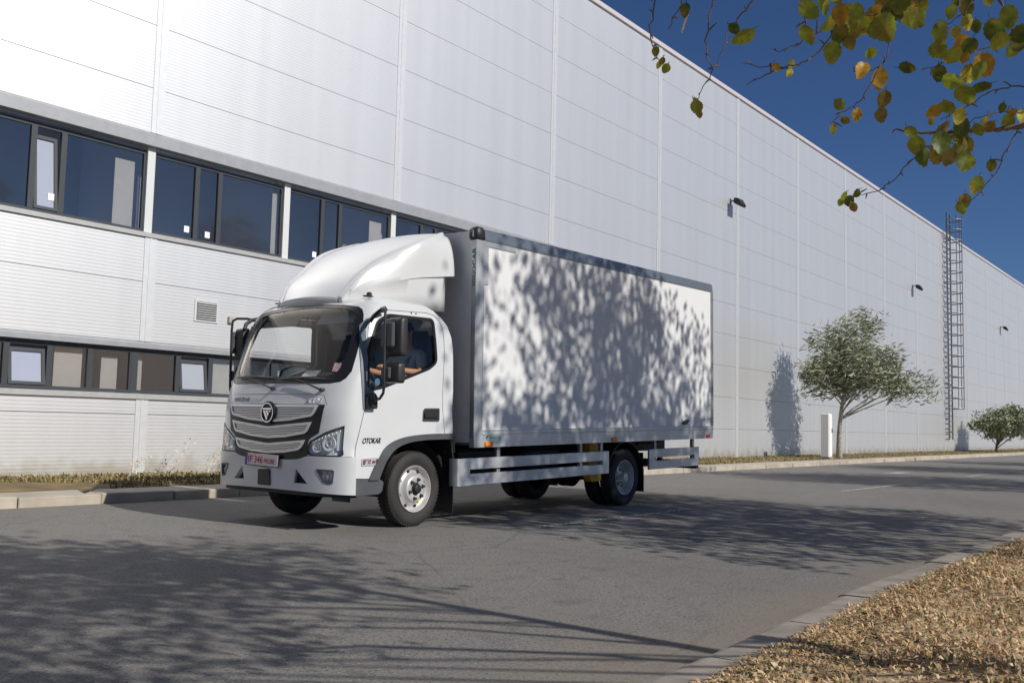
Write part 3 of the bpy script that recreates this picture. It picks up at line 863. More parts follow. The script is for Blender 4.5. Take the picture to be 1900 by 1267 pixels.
# doors
for sd, nm in ((-1, 'near'), (1, 'far')):
    dP = side(doorP, sd); wP = side(winP, sd)
    d = patch('door', inset(dP, .0035), [white, liner], truck, 0.0005, .045, [wP], .05, inner=1)
    patch('door_window', wP, sglass, d, -.018, 0, (), .1)
    patch('window_seal', inset(wP, -.012), seal, d, .003, .03, [inset(wP, .02)], .05)
    patch('door_seam', inset(dP, -.001), seal, d, -.012, .002, [inset(dP, .012)], .06)
    hp = side(round_poly([(.04, 1.075), (.05, 1.19), (.075, 1.212), (.305, 1.214), (.305, 1.09), (.29, 1.072)], .02), sd)
    h = patch('handle', hp, gplastic, d, .006, .02, (), .03)
    patch('handle_recess', inset(hp, .012), plastic, h, .0075, .001, (), .03)
    patch('grip', side(round_poly([(.07, 1.115), (.07, 1.165), (.285, 1.17), (.285, 1.12)], .02), sd), plastic, h, .022, .018, (), .03)
    # black wheel-arch trim and entry step
    tr = smooth_line([(-.735, .515), (-.62, .70), (-.47, .84), (-.24, .915), (.12, .945), (.523, .945)])+smooth_line([(.523, .885), (.13, .885), (-.17, .86), (-.38, .79), (-.50, .69), (-.60, .51)])
    patch('arch_trim', side(tr, sd), gplastic, truck, .022, .09, (), .05)
    patch('entry_step', side(round_poly([(-.905, .375), (-.905, .53), (-.60, .52), (-.535, .49), (-.55, .40), (-.60, .372)], .02), sd), gplastic, truck, .004, .10, (), .05)
    # dark upright trim strip on the pillar that carries the mirror arm
    patch('pillar_trim', side([(-.80, 1.19), (-.815, 1.40), (-.80, 1.75), (-.745, 2.02), (-.69, 2.09), (-.66, 2.09), (-.72, 1.98), (-.745, 1.75), (-.755, 1.42), (-.65, 1.36), (-.64, 1.30), (-.70, 1.2)], sd), mat('grey_blue_trim', (.16, .19, .22), .5), d, .007, .02, (), .04)
    for x in (-.08, -.01):
        p = S(s_x(x, 2.19, sd), 2.19, .004); mm = MB(); mm.lathe([(.0, -.004), (.008, -.003), (.009, .004)], p, 10, 0, 1 if sd < 0 else -1); mm.build('bolt', seal, d)
# OTOKAR on the near door
def on_side(x0, z0, off):
    return lambda x, y, e: S(s_x(x0+x, z0+y, -1), z0+y, off+e)
badge_dark = mat('lettering_dark', (.03, .03, .035), .3)
text_obj('lettering', 'OTOKAR', .072, on_side(-.805, .868, .004), badge_dark, truck, fitw=.245, shear=.35, bold=.0018, ext=.002)
b = patch('chrome_badge', side(round_poly([(-.835, .655), (-.832, .725), (-.59, .728), (-.60, .69), (-.64, .652)], .012)), mat('badge_silver', (.62, .60, .60), .3, metal=.4), truck, .008, .01, (), .03)
mm = MB()
for k, (x0, x1, z0, z1) in enumerate([(-.82, -.79, .668, .712), (-.78, -.765, .70, .716), (-.755, -.745, .67, .715), (-.735, -.722, .67, .715), (-.70, -.66, .675, .70), (-.65, -.625, .68, .714)]):
    p = [S(s_x(x, z), z, .010) for x, z in ((x0, z0), (x1, z0), (x1+.008, z1), (x0+.008, z1))]
    mm.add(p, [(0, 1, 2, 3)])
mm.build('badge_relief', mat('badge_red_grey', (.25, .12, .13), .3, metal=.6), b, 0, fix=False)
# grille
patch('grille_panel', both([(0, .688), (.50, .690), (.545, .745), (.552, .88), (.585, .92), (.675, .965), (.722, 1.236), (0, 1.240)]), seal, truck, .005, .012, (), .05)
def slat_mat():
    m = bpy.data.materials.new('grille_mesh'); m.use_nodes = True; nt = m.node_tree; b = nt.nodes['Principled BSDF']
    tc = nt.nodes.new('ShaderNodeTexCoord'); wv = nt.nodes.new('ShaderNodeTexWave'); wv.bands_direction = 'Z'; wv.inputs['Scale'].default_value = 19
    w2 = nt.nodes.new('ShaderNodeTexWave'); w2.bands_direction = 'Y'; w2.inputs['Scale'].default_value = 26
    nt.links.new(tc.outputs['Object'], wv.inputs[0]); nt.links.new(tc.outputs['Object'], w2.inputs[0])
    mu = nt.nodes.new('ShaderNodeMath'); mu.operation = 'MULTIPLY_ADD'; mu.inputs[1].default_value = .35
    nt.links.new(w2.outputs['Fac'], mu.inputs[0]); nt.links.new(wv.outputs['Fac'], mu.inputs[2])
    cr_ = nt.nodes.new('ShaderNodeValToRGB'); cr_.color_ramp.elements[0].position = .35; cr_.color_ramp.elements[0].color = (.10, .10, .10, 1)
    cr_.color_ramp.elements[1].position = .62; cr_.color_ramp.elements[1].color = (.66, .65, .64, 1)
    nt.links.new(mu.outputs[0], cr_.inputs[0]); nt.links.new(cr_.outputs[0], b.inputs['Base Color'])
    b.inputs['Metallic'].default_value = .6; b.inputs['Roughness'].default_value = .35
    return m
gm = slat_mat()
for half in ([(0, 1.058), (.30, 1.078), (.585, 1.122), (.615, 1.15), (.658, 1.234), (0, 1.234)],
             [(0, .900), (.25, .915), (.51, .955), (.54, .975), (.590, 1.070), (.30, 1.044), (0, 1.016)],
             [(0, .752), (.25, .765), (.44, .795), (.475, .82), (.520, .896), (.28, .874), (0, .850)]):
    o = both(half)
    gr = patch('grille_bar', o, satin, truck, .030, .022, [inset(o, .022)], .04)
    patch('grille_mesh', inset(o, .022), gm, gr, .020, .006, (), .05)
# round emblem
em = empty('emblem', (-1.148, .945, 1.153)); em.parent = truck
def disc(r0_, r1_, x0, x1, m_, name, n=40):
    mm = MB(); V_ = []
    for k in range(n):
        a = 2*PI*k/n
        for r_, x in ((r0_, x0), (r0_, x1), (r1_, x1), (r1_, x0)): V_.append((x, r_*math.cos(a)*.95, r_*math.sin(a)))
    F_ = [(k*4+j, ((k+1) % n)*4+j, ((k+1) % n)*4+(j+1) % 4, k*4+(j+1) % 4) for k in range(n) for j in range(4)]
    mm.add(V_, F_); return mm.build(name, m_, em)
disc(.0005, .112, 0, -.022, seal, 'emblem_disc'); disc(.088, .098, -.024, -.034, chrome, 'emblem_ring')
mm = MB()
def par(pl): mm.prism(pl, 'x', -.034, -.023)
par([(-.070, .045), (.070, .045), (.060, .028), (-.060, .028)])
par([(.062, .020), (.030, .020), (-.010, -.055), (.004, -.078)])
par([(.018, .020), (-.012, .020), (-.030, -.012), (-.014, -.040)])
par([(-.024, .020), (-.058, .020), (-.046, -.002), (-.037, .012)])
mm.build('emblem_shape', chrome, em, 0)
def on_front(y0, z0, off):     # text runs from the far side (left in the picture) to the near side
    return lambda x, y, e: S(s_y(y0-x, z0+y), z0+y, off+e)
text_obj('lettering', 'OTOKAR', .06, on_front(1.60, 1.262, .004), mat('lettering_grey', (.30, .31, .33), .3, metal=.5), truck, fitw=.27, shear=.2, bold=.0, ext=.003)
text_obj('lettering', 'ATLAS', .07, on_front(.46, 1.25, .004), chrome, truck, fitw=.19, shear=.2, bold=.001, ext=.004)
# headlights
hlm = mat('headlight_reflector', (.75, .75, .77), .25, metal=.3)
for fl in (0, 1):
    P_ = (lambda l: mir(l)) if fl else (lambda l: l)
    h = patch('headlight', yz(P_(hlP)), [lensg], truck, .004, 0, (), .04)
    patch('lamp_housing', yz(P_(hlP)), mat('headlight_bowl', (.66, .66, .68), .35, metal=.0, noise=.45, nscale=45), h, -.026, .006, (), .04)
    o_ = yz(P_(hlP)); patch('lamp_rim', o_, seal, h, .006, .03, [inset(o_, .010)], .03)
    def lampbowl(y, z, r_, off=-.022):
        y = 2*CY-y if fl else y
        p = S(s_y(y, z), z, off); c0 = Vector(p); mm = MB(); n = 24; V_ = []
        nd = Vector((-1, -.35 if not fl else .35, 0)).normalized(); t1 = nd.cross(Vector((0, 0, 1))).normalized(); t2 = Vector((0, 0, 1))
        prof = [(.12, .0), (.35, .004), (.38, .016), (.42, .016), (.45, .003), (.75, .008), (1.0, .020), (1.04, .020), (1.04, .0)]
        for q, d_ in prof:
            for k in range(n): V_.append(c0+nd*d_+(t1*math.cos(2*PI*k/n)+t2*math.sin(2*PI*k/n))*r_*q)
        mm.add(V_, [(i*n+k, i*n+(k+1) % n, (i+1)*n+(k+1) % n, (i+1)*n+k) for i in range(len(prof)-1) for k in range(n)])
        return mm.build('reflector', hlm, h, 60)
    lampbowl(.155, .862, .068); lampbowl(.285, .825, .046)
    ap = [(.045, .985), (.040, .80), (.085, .80), (.09, .95)]
    patch('side_reflector', yz(P_(ap)), hlm, h, -.012, .01, (), .03)
    patch('indicator', yz(P_([(.30, .765), (.31, .800), (.385, .795), (.38, .765)])), mat('blue_reflector', (.22, .32, .75), .2, metal=.2), h, -.010, .01, (), .03)
    patch('trim_strip', yz(P_([(.04, 1.005), (.20, .945), (.365, .87), (.375, .845), (.20, .918), (.04, .975)])), hlm, h, -.010, .01, (), .03)
    mm = MB()
    for k in range(9):
        y = .07+k*.034; z = .985-k*.0135; y = 2*CY-y if fl else y
        p = S(s_y(y, z), z, -.008); mm.box((p[0]-.004, p[1]-.008, z-.007), (p[0]+.004, p[1]+.008, z+.007), 0, .002)
    mm.build('lamp_chip', mat('lamp_chip_white', (.9, .9, .92), .15), h)
# bumper
BZ = .742
bl = [(s, BZ-(.045*max(0, 1-(abs(s-s_y(CY, .7))/.52)**6))) for s in np.linspace(s_x(-.895, BZ, 1), s_x(-.895, BZ, -1), 60)]
bb = [(s, .405-.027*min(1, abs(s)/1.1)**2) for s in np.linspace(s_x(-.895, .38, -1), s_x(-.895, .38, 1), 60)]
fogP = round_poly([(.285, .618), (.105, .612), (.118, .492), (.145, .485), (.205, .497)], .012)
triP = [(.540, .612), (.392, .475), (.572, .478)]
fg = [yz(fogP), yz(mir(fogP))]; tg = [yz(triP), yz(mir(triP))]
bump = patch('bumper', bl+bb, [white, seal], truck, .016, .07, fg+tg, .04, inner=1)
for k in (0, 1):
    o_ = fg[k]
    f = patch('fog_lamp', o_, lensg, bump, .004, 0, (), .03)
    patch('fog_housing', o_, mat('fog_bowl', (.66, .66, .68), .3, metal=.1, noise=.4, nscale=40), f, -.012, .006, (), .03)
    patch('fog_frame', inset(o_, -.006), gplastic, f, .019, .03, [inset(o_, .010)], .03)
    y, z = (.185, .548); y = 2*CY-y if k else y; p = S(s_y(y, z), z, -.004)
    mm = MB(); mm.lathe([(.004, 0), (.03, .004), (.038, .02)], (0, 0, 0), 20); mm.v = [(p[0]+.012-v[1], p[1]+v[0], z+v[2]) for v in mm.v]; mm.build('fog_bulb', hlm, f, 60)
    patch('air_intake', tg[k], blackm, bump, -.03, .004, (), .04)
mm = MB(); mm.box((-1.163, .905, .435), (-1.14, 1.09, .59), 0, .008); mm.box((-1.18, .93, .594), (-1.15, 1.06, .604), 1, .002); mm.build('tow_cover', [plastic, chrome], bump)
lip = patch('bumper_lip', [(s, .415) for s in np.linspace(s_x(-.88, .4, 1), s_x(-.88, .4, -1), 40)]+[(s, .362-.01*min(1, abs(s))) for s in np.linspace(s_x(-.88, .36, -1), s_x(-.88, .36, 1), 40)], blackm, truck, -.03, .03, (), .06)
# number plate
pl = empty('number_plate', (-1.178, 1.012, .682), (0, R(0), 0)); pl.parent = truck
pl.rotation_euler = (R(1.5), R(3), 0)
mm = MB(); mm.box((0, -.26, -.062), (.012, .26, .062), 0, .004); mm.build('plate_holder', plastic, pl)
mm = MB(); mm.box((-.004, -.25, -.054), (-.0005, .25, .058), 0, .001); mm.build('plate_face', mat('plate_pinkish_white', (.72, .63, .63), .4), pl)
mm = MB(); mm.box((-.006, .218, -.054), (-.0042, .25, .058)); mm.build('blue_band', mat('plate_blue', (.01, .03, .30), .4), pl, 0)
pr = mat('plate_red', (.42, .015, .03), .4)
text_obj('plate_number', 'IF', .098, lambda x, y, e: (-.0052-e, .205-x, -.032+y), pr, pl, fitw=.072, ext=.0005, bold=.002)
text_obj('plate_number', '346', .098, lambda x, y, e: (-.0052-e, .105-x, -.032+y), pr, pl, fitw=.13, ext=.0005, bold=.002)
text_obj('plate_number', 'PROBE', .062, lambda x, y, e: (-.0052-e, -.045-x, -.028+y), pr, pl, fitw=.165, ext=.0005, bold=.001)
# wipers
for (py, pz, ty, tz, by_) in ((.29, 1.378, .70, 1.500, .16), (.965, 1.392, 1.44, 1.520, .90)):
    mm = MB()
    P0 = Vector(S(s_y(py, pz), pz, .012)); P1 = Vector(S(s_y(ty, tz), tz, .035))
    mm.tube([P0+Vector((.02, 0, 0)), P0+Vector((-.03, 0, .0))], .018, 12); mm.tube([P0+Vector((-.022, 0, 0)), P0*.6+P1*.4+Vector((-.02, 0, .004)), P1], [.011, .008, .005], 8)
    wpo = mm.build('wiper', plastic, truck)
    mm = MB(); pts = []
    for k in range(11):
        y = ty-.42+.62*k/10; z = tz+.004-.02*abs(k-6)/6; pts.append(S(s_y(y, z), z, .022))
    mm.tube(pts, .006, 6); mm.tube([Vector(p)+Vector((.012, 0, -.003)) for p in pts], .0035, 5); mm.build('blade', plastic, wpo)
# mirrors
def mirror(sd):
    def Y(y): return y if sd < 0 else 2*YC-y
    rt = empty('mirror', (-.72, Y(-.05), 1.8)); rt.parent = truck
    mat_p = plastic
    def B_(name, boxes, m_, bev=.02):
        mm = MB()
        for a, b2 in boxes: mm.box((a[0]+.72, Y(a[1])-Y(-.05), a[2]-1.8), (b2[0]+.72, Y(b2[1])-Y(-.05), b2[2]-1.8), 0, bev)
        return mm.build(name, m_, rt)
    def T_(name, pts, r_, m_):
        if sd > 0: pts = [(a, b2*.68, c_) for a, b2, c_ in pts]
        mm = MB(); mm.tube([(a+.72, Y(b2)-Y(-.05), c_-1.8) for a, b2, c_ in pts], r_, 10); return mm.build(name, m_, rt)
    T_('mirror_arm', [(-.60, -.02, 2.165), (-.66, -.10, 2.178), (-.73, -.22, 2.178), (-.765, -.262, 2.15), (-.772, -.270, 2.05), (-.772, -.270, 1.55), (-.770, -.272, 1.42), (-.765, -.255, 1.35), (-.755, -.20, 1.30), (-.745, -.11, 1.28)], .014, mat_p)
    B_('lower_bracket', [((-.79, -.09, 1.20), (-.66, .0, 1.33)), ((-.775, -.125, 1.27), (-.71, -.06, 1.35))], mat_p, .012)
    T_('upper_bracket', [(-.73, -.02, 2.05), (-.70, -.045, 2.11), (-.63, -.05, 2.16), (-.53, -.035, 2.185)], .022, mat_p)
    def head(y0, y1, z0, z1, name):
        mm = MB(); pl_ = round_poly([(Y(y0)-Y(-.05), z0-1.8), (Y(y1)-Y(-.05), z0-1.8), (Y(y1)-Y(-.05), z1-1.8), (Y(y0)-Y(-.05), z1-1.8)], .035)
        n = len(pl_); rings = []
        for x, q in ((-.025, .70), (-.02, .86), (-.005, .95), (.03, 1.0), (.06, 1.0)):
            cy_ = (Y(y0)+Y(y1))/2-Y(-.05); cz_ = (z0+z1)/2-1.8
            rings.append([(x+.005, cy_+(a-cy_)*q, cz_+(b2-cz_)*q) for a, b2 in pl_])
        V_ = [v for g_ in rings for v in g_]
        F_ = [(i*n+k, i*n+(k+1) % n, (i+1)*n+(k+1) % n, (i+1)*n+k) for i in range(4) for k in range(n)]+[tuple(range(n)), tuple(reversed(range(4*n, 5*n)))]
        mm.add(V_, F_); hd = mm.build(name, mat_p, rt, 40)
        mm = MB(); mm.prism(inset(pl_, .015), 'x', .0665, .069); mm.build('mirror_glass', chrome, hd, 0)
    if sd < 0: head(-.225, -.455, 1.70, 2.08, 'mirror_head'); head(-.200, -.430, 1.447, 1.645, 'wide_mirror_head')
    else: head(-.02, -.185, 1.72, 2.07, 'mirror_head'); head(-.02, -.17, 1.50, 1.66, 'wide_mirror_head')
    B_('mirror_clamp', [((-.772, -.205, 1.79), (-.725, -.372 if sd < 0 else -.16, 2.03))], gplastic, .012)
    B_('mirror_clamp', [((-.765, -.21, 1.49), (-.73, -.33 if sd < 0 else -.16, 1.60))], gplastic, .01)
mirror(-1); mirror(1)
# small roof lamps
for y in (.271, 2*YC-.271):
    mm = MB(); mm.box((-.53, y-.03, 2.335), (-.43, y+.03, 2.350), 0, .005); mm.lathe([(.0, .0), (.02, .001), (.028, .012), (.028, .03)], (0, 0, 0), 16)
    k0 = len(mm.v)-64; mm.v = mm.v[:k0]+[(-.465+v[0], y+v[2], 2.385-v[1]) for v in mm.v[k0:]]
    mm.build('roof_lamp', plastic, truck)
# roof spoiler
RD = [(-.665, .475, 2.325), (-.61, .442, 2.4), (-.53, .410, 2.5), (-.43, .388, 2.6), (-.30, .362, 2.7), (-.156, .314, 2.8), (.01, .243, 2.9), (.21, .185, 3.0), (.44, .215, 3.090), (.66, .275, 3.162)]
def spoiler():
    def ybase(x): return interp([(-.7, .462), (-.4, .345), (-.1, .235), (.2, .150), (.5, .108), (.7, .10)], x)
    rows = []; K = 46
    for k in range(K+1):
        q = k/K*(len(RD)-1); i = min(int(q), len(RD)-2); f = q-i
        # Catmull-Rom along the ridge
        p = [Vector(RD[max(0, min(len(RD)-1, j))]) for j in (i-1, i, i+1, i+2)]
        r_ = .5*((2*p[1])+(p[2]-p[0])*f+(2*p[0]-5*p[1]+4*p[2]-p[3])*f*f+(-p[0]+3*p[1]-3*p[2]+p[3])*f**3)
        x, y, z = r_
        yb_ = min(ybase(x), y+.02); zb = 2.26
        g = interp([(-.7, 2.33), (-.30, 2.475), (.0, 2.56), (.2, 2.60), (.66, 2.66)], x)
        lip = max(0, min(1, (x+.35)/.8))*.022
        rnd = max(0, (x-.2)/.46)       # the rear upper corner becomes round
        row = [(x, yb_+.012+lip, zb), (x, yb_+.006+lip, (zb+g)/2)]
        bl_ = max(0, min(1, (x+.25)/.6))
        if z-.05 > g:
            row += [(x, yb_+lip, g-.006), (x, yb_-.002, g+.004)]
            for t in (.18, .36, .54, .70, .84, .94):
                fl = t; rd_ = 1-math.sqrt(1-t*t)
                row.append((x, yb_+(y-.012-yb_)*(fl*(1-bl_)+rd_*bl_)-.010*math.sin(PI*t)*(1-bl_), g+(z-.03-g)*t))
        else:
            row += [(x, yb_+(y-yb_)*t, zb+(z-zb)*t) for t in (.50, .56, .62, .68, .75, .82, .88, .94)]
        h_ = z
        e = .5+.5*max(0, min(1, (z-2.33)/.2))
        row += [(x, y-.012, z-.03*e-.0), (x, y-.004, z-.006), (x, y+.010, z+.010), (x, y+.026, z+.013), (x-.002, y+.042, z+.002), (x-.004, y+.050, z-.010), (x-.006, y+.064, z-.006), (x-.006, y+.095, z+.002)]
        cr_ = interp([(-.7, .02), (-.2, .05), (.2, .05), (.66, .03)], x)
        for t in (.15, .35, .6, .8, 1.0):
            yy = y+.095+(YC-y-.095)*t; a = (YC-yy)/(YC-y-.095)
            row.append((x-.004-.035*(1-a*a)*max(0, 1-(x+.66)/.9), yy, z+.002+cr_*(1-a*a)))
        rows.append(row)
    rows.insert(0, [(px_+.004, py_, pz_-.10) for px_, py_, pz_ in rows[0]])
    m = MB(); n = len(rows[0])
    full = [r_+[(x, 2*YC-y, z) for x, y, z in reversed(r_[:-1])] for r_ in rows]
    n = len(full[0]); V_ = [v for r_ in full for v in r_]
    cut = [k for k in range(len(full)) if full[k][0][0] > .55]
    F_ = []
    for i in range(len(full)-1):
        for k in range(n-1):
            if full[i+1][0][0] > .56 and (k < 2 or k >= n-3): continue
            F_.append((i*n+k, i*n+k+1, (i+1)*n+k+1, (i+1)*n+k))
    m.add(V_, F_)
    o = m.build('roof_spoiler', white, truck, 50)
    sm_ = o.modifiers.new('sol', 'SOLIDIFY'); sm_.thickness = .012; sm_.offset = -1
    return o
spo = spoiler()
# ---------------- interior
mm = MB(); mm.box((-.95, .03, .90), (.50, 1.90, .95)); mm.build('cab_floor', liner, truck, 0)
mm = MB(); mm.box((.455, .03, .95), (.47, 1.89, 2.0)); mm.build('cab_back_trim', liner, truck, 0)
mm = MB(); V_ = []; ys = np.linspace(.06, 1.86, 25); n = 8
for y in ys:
    xf = S(s_y(y, 1.45), 1.45, -.075)[0]+.01; xf2 = S(s_y(y, 1.2), 1.2, -.075)[0]+.02
    V_ += [(xf2, y, .95), (xf2, y, 1.30), (xf+.03, y, 1.46), (xf+.08, y, 1.490), (-.64, y, 1.500), (-.53, y, 1.42), (-.50, y, 1.20), (-.62, y, .95)]
mm.add(V_, [(i*n+k, i*n+(k+1) % n, (i+1)*n+(k+1) % n, (i+1)*n+k) for i in range(len(ys)-1) for k in range(n)]+[tuple(range(n)), tuple(reversed(range((len(ys)-1)*n, len(ys)*n)))])
mm.prism(round_poly([(-.74, 1.48), (-.70, 1.565), (-.52, 1.56), (-.50, 1.45), (-.55, 1.40)], .02), 'y', .20, .72)
da = mm.build('dashboard', dash_m, truck, 40)
mm = MB(); mm.tube([(-.66, .84+.0, 1.50), (-.66, .93, 1.60), (-.66, 1.02, 1.635), (-.66, 1.20, 1.64), (-.66, 1.36, 1.60), (-.66, 1.42, 1.50)], .014, 8); mm.build('dash_rail', plastic, da)
mm = MB(); mm.prism([(-.83, 1.522), (-.76, 1.585), (-.75, 1.58), (-.81, 1.52)], 'y', .63, .86); mm.build('tablet', mat('tablet_grey', (.25, .28, .30), .2), da, 0)
mm = MB(); mm.tube([(-.46, .45, 1.47), (-.66, .45, 1.30)], .035, 12)
ax = Vector((-.55, 0, -.62)).normalized()
def ring(c0, axn, R_, r_, n=40, mm=None):
    t1 = axn.orthogonal().normalized(); t2 = axn.cross(t1)
    pts = [Vector(c0)+(t1*math.cos(2*PI*k/n)+t2*math.sin(2*PI*k/n))*R_ for k in range(n+1)]
    mm.tube(pts, r_, 8, caps=False)
ring((-.42, .45, 1.53), Vector((.62, 0, .55)).normalized(), .21, .015, 40, mm)
c0 = Vector((-.42, .45, 1.53)); an = Vector((.62, 0, .55)).normalized(); t1 = Vector((0, 1, 0)); t2 = an.cross(t1)
mm.tube([c0-an*.05, c0-an*.01], .06, 16)
for a in (.0, PI, -PI/2): mm.tube([c0-an*.03, c0+(t1*math.cos(a)+t2*math.sin(a))*.205], [.02, .012], 8)
mm.build('steering_wheel', plastic, truck, 50)
seat_m = mat('seat_fabric', (.035, .036, .042), .9, noise=.2, nscale=20)
for y0, y1 in ((.20, .70), (1.10, 1.72)):
    st = empty('seat', (.1, (y0+y1)/2, .95)); st.parent = truck
    h_ = (y1-y0)/2
    mm = MB(); mm.box((-.25, -h_, .10), (.28, h_, .25), 0, .05); mm.build('seat_cushion', seat_m, st)
    mm = MB(); mm.prism(round_poly([(.20, .18), (.33, .84), (.40, .84), (.34, .18)], .04), 'y', -h_, h_); mm.build('backrest', seat_m, st, 50)
    mm = MB(); mm.prism(round_poly([(.30, .90), (.32, 1.10), (.39, 1.11), (.38, .90)], .03), 'y', -.14, .14); mm.build('headrest', seat_m, st, 50)
    mm = MB(); mm.box((-.2, -h_+.05, .0), (.25, h_-.05, .10)); mm.build('seat_base', blackm, st, 0)
# cabin ceiling console, sun visor, sticker, inner mirror
mm = MB(); mm.box((-.62, .2, 2.17), (-.45, 1.7, 2.26), 0, .02); mm.prism([(-.70, 2.06), (-.60, 2.185), (-.59, 2.18), (-.69, 2.055)], 'y', 1.12, 1.66); mm.prism([(-.70, 2.06), (-.60, 2.185), (-.59, 2.18), (-.69, 2.055)], 'y', .25, .80); mm.build('sun_visor', mat('visor_grey', (.24, .24, .22), .8), truck, 0)
mm = MB(); mm.box((-.70, .86, 2.04), (-.68, 1.06, 2.10), 0, .008); mm.tube([(-.66, .96, 2.18), (-.68, .96, 2.09)], .008, 8); mm.build('inner_mirror', plastic, truck)
patch('windscreen_sticker', yz([(.17, 1.555), (.17, 1.64), (.25, 1.645), (.25, 1.56)]), mat('sticker_pink', (.45, .30, .30), .6, noise=.6, nscale=60), truck, -.014, .001, (), .04)
mm = MB(); mm.lathe([(.0005, 0), (.036, .0), (.036, .002), (.0005, .002)], (-.60, S(s_x(-.6, 1.45), 1.45)[1]+.016, 1.465), 20); mm.build('window_sticker', mat('sticker_blue', (.06, .14, .27), .5), truck, 0)

# ---------------- wheels
def wheel(x, ynear, dual, rear, flip=False):
    """ynear = outer face of the tyre; flip for the far side"""
    sg = -1 if flip else 1
    c0 = loc(x, 0, .385)
    rt = empty('wheel', (c0[0], ynear, c0[2])); rt.parent = truck
    Rt = .385; Wd = .205
    def tyre(y0, mm):
        pr = [(.232, .035), (.245, .022), (.262, .012), (.285, .004), (.312, .0), (.335, .003), (.352, .010), (.366, .022), (.376, .032), (.3775, .040)]
        t = []
        for a, b2 in ((.040, .062), (.070, .092), (.100, .104+.0), (.112, .134), (.142, .165)):
            t += [(Rt-.002*abs(a-Wd/2)/.07, a), (Rt-.002*abs(b2-Wd/2)/.07, b2), (Rt-.014, b2+.002), (Rt-.014, b2+.006)]
        pr2 = pr+t[:-2]+[(q, Wd-y) for q, y in reversed(pr)]
        mm.lathe([(q, y0+y) for q, y in pr2], (0, 0, 0), 72, 0, sg)
        # shoulder lugs
        n = 60
        for k in range(n):
            a0 = 2*PI*k/n; a1 = a0+2*PI/n*.55
            for ya, yb2 in ((.026, .038), (Wd-.038, Wd-.026)):
                V_ = []
                for a in (a0, a1):
                    for q in (.366, .3815):
                        for y in (ya, yb2): V_.append((q*math.cos(a), sg*(y0+y), q*math.sin(a)))
                mm.add(V_, [(0, 1, 3, 2), (4, 6, 7, 5), (0, 2, 6, 4), (1, 5, 7, 3), (2, 3, 7, 6), (0, 4, 5, 1)])
    mm = MB(); tyre(0, mm)
    if dual: tyre(Wd+.05, mm)
    mm.build('tyre', rubber, rt, 40)
    mm = MB()
    if not rear:
        prof = [(.2365, .045), (.240, .018), (.236, .010), (.229, .012), (.224, .030), (.214, .050), (.206, .064), (.196, .068), (.172, .060), (.150, .030), (.140, .006), (.128, -.004), (.070, -.004), (.060, .004)]
    else:
        prof = [(.2365, .045), (.240, .018), (.236, .010), (.229, .012), (.224, .030), (.212, .050), (.206, .075), (.204, .130), (.192, .150), (.165, .150), (.148, .128), (.135, .120), (.075, .120), (.07, .128)]
    mm.lathe(prof, (0, 0, 0), 72, 0, sg)
    rim = mm.build('rim', steel, rt, 40)
    yo = -.004 if not rear else .120
    # hand holes: dark ovals let into the disc
    mm = MB()
    for k in range(8 if not rear else 6):
        a = 2*PI*k/(8 if not rear else 6)+.3; rr = .186; yh = (.0625 if not rear else .1485)
        V_ = []
        for d_ in (-.006, .012):
            for j in range(14):
                b2 = 2*PI*j/14; u_, v_ = .013*math.cos(b2), .020*math.sin(b2)
                V_.append(((rr+u_)*math.cos(a)-v_*math.sin(a), sg*(yh+d_), (rr+u_)*math.sin(a)+v_*math.cos(a)))
        mm.add(V_, [tuple(range(14))]+[(j, (j+1) % 14, 14+(j+1) % 14, 14+j) for j in range(14)])
    mm.build('hand_hole', blackm, rim, 0)
    mm = MB()
    for k in range(6):
        a = 2*PI*k/6+.25; cx_, cz_ = .098*math.cos(a), .098*math.sin(a)
        def cyl(r1, r2, ya, yb2, n, mi):
            V_ = []
            for y, q in ((ya, r1), (yb2, r2)):
                for j in range(n): V_.append((cx_+q*math.cos(2*PI*j/n+a), sg*(yo+y), cz_+q*math.sin(2*PI*j/n+a)))
            mm.add(V_, [tuple(range(n))]+[(j, (j+1) % n, n+(j+1) % n, n+j) for j in range(n)], mi)
        cyl(.0185, .021, -.004, .001, 14, 0); cyl(.015, .015, -.024, -.003, 6, 0); cyl(.008, .009, -.036, -.024, 10, 0)
    mm.build('wheel_nut', mat('nut_dark', (.10, .10, .11), .45, metal=.6), rim, 0)
    mm = MB()
    if not rear: mm.lathe([(.001, -.040), (.030, -.040), (.044, -.036), (.050, -.028), (.054, .0), (.070, .0)], (0, 0, 0), 32, 0, sg)
    else: mm.lathe([(.001, -.01), (.045, -.01), (.062, -.004), (.066, .010), (.070, .10), (.078, .13)], (0, 0, 0), 32, 0, sg)
    mm.build('hub_cap', blackm if not rear else steel, rim, 40)
    mm = MB(); mm.lathe([(.001, .10 if not rear else .16), (.235, .10 if not rear else .16), (.235, .19)], (0, 0, 0), 32, 0, sg); mm.build('brake_drum', blackm, rt, 0)
    if not rear and not flip:
        mm = MB(); V_ = [(.03, -.0085+.0, -.118), (.055, -.0085, -.11), (.060, -.0085, -.132), (.03, -.0085, -.142)]
        mm.add([(x, y-.001, z) for x, y, z in V_]+[(x, y+.02, z) for x, y, z in V_], [(0, 1, 2, 3), (0, 4, 5, 1), (1, 5, 6, 2), (2, 6, 7, 3), (3, 7, 4, 0)])
        mm.build('nut_pointer', mat('marker_yellow', (.65, .75, .05), .5), rim, 0)
    return rt
wheel(0, 0, False, False); wheel(0, 1.93, False, False, True)
wheel(4.187, 0, True, True); wheel(4.187, 1.93, True, True, True)

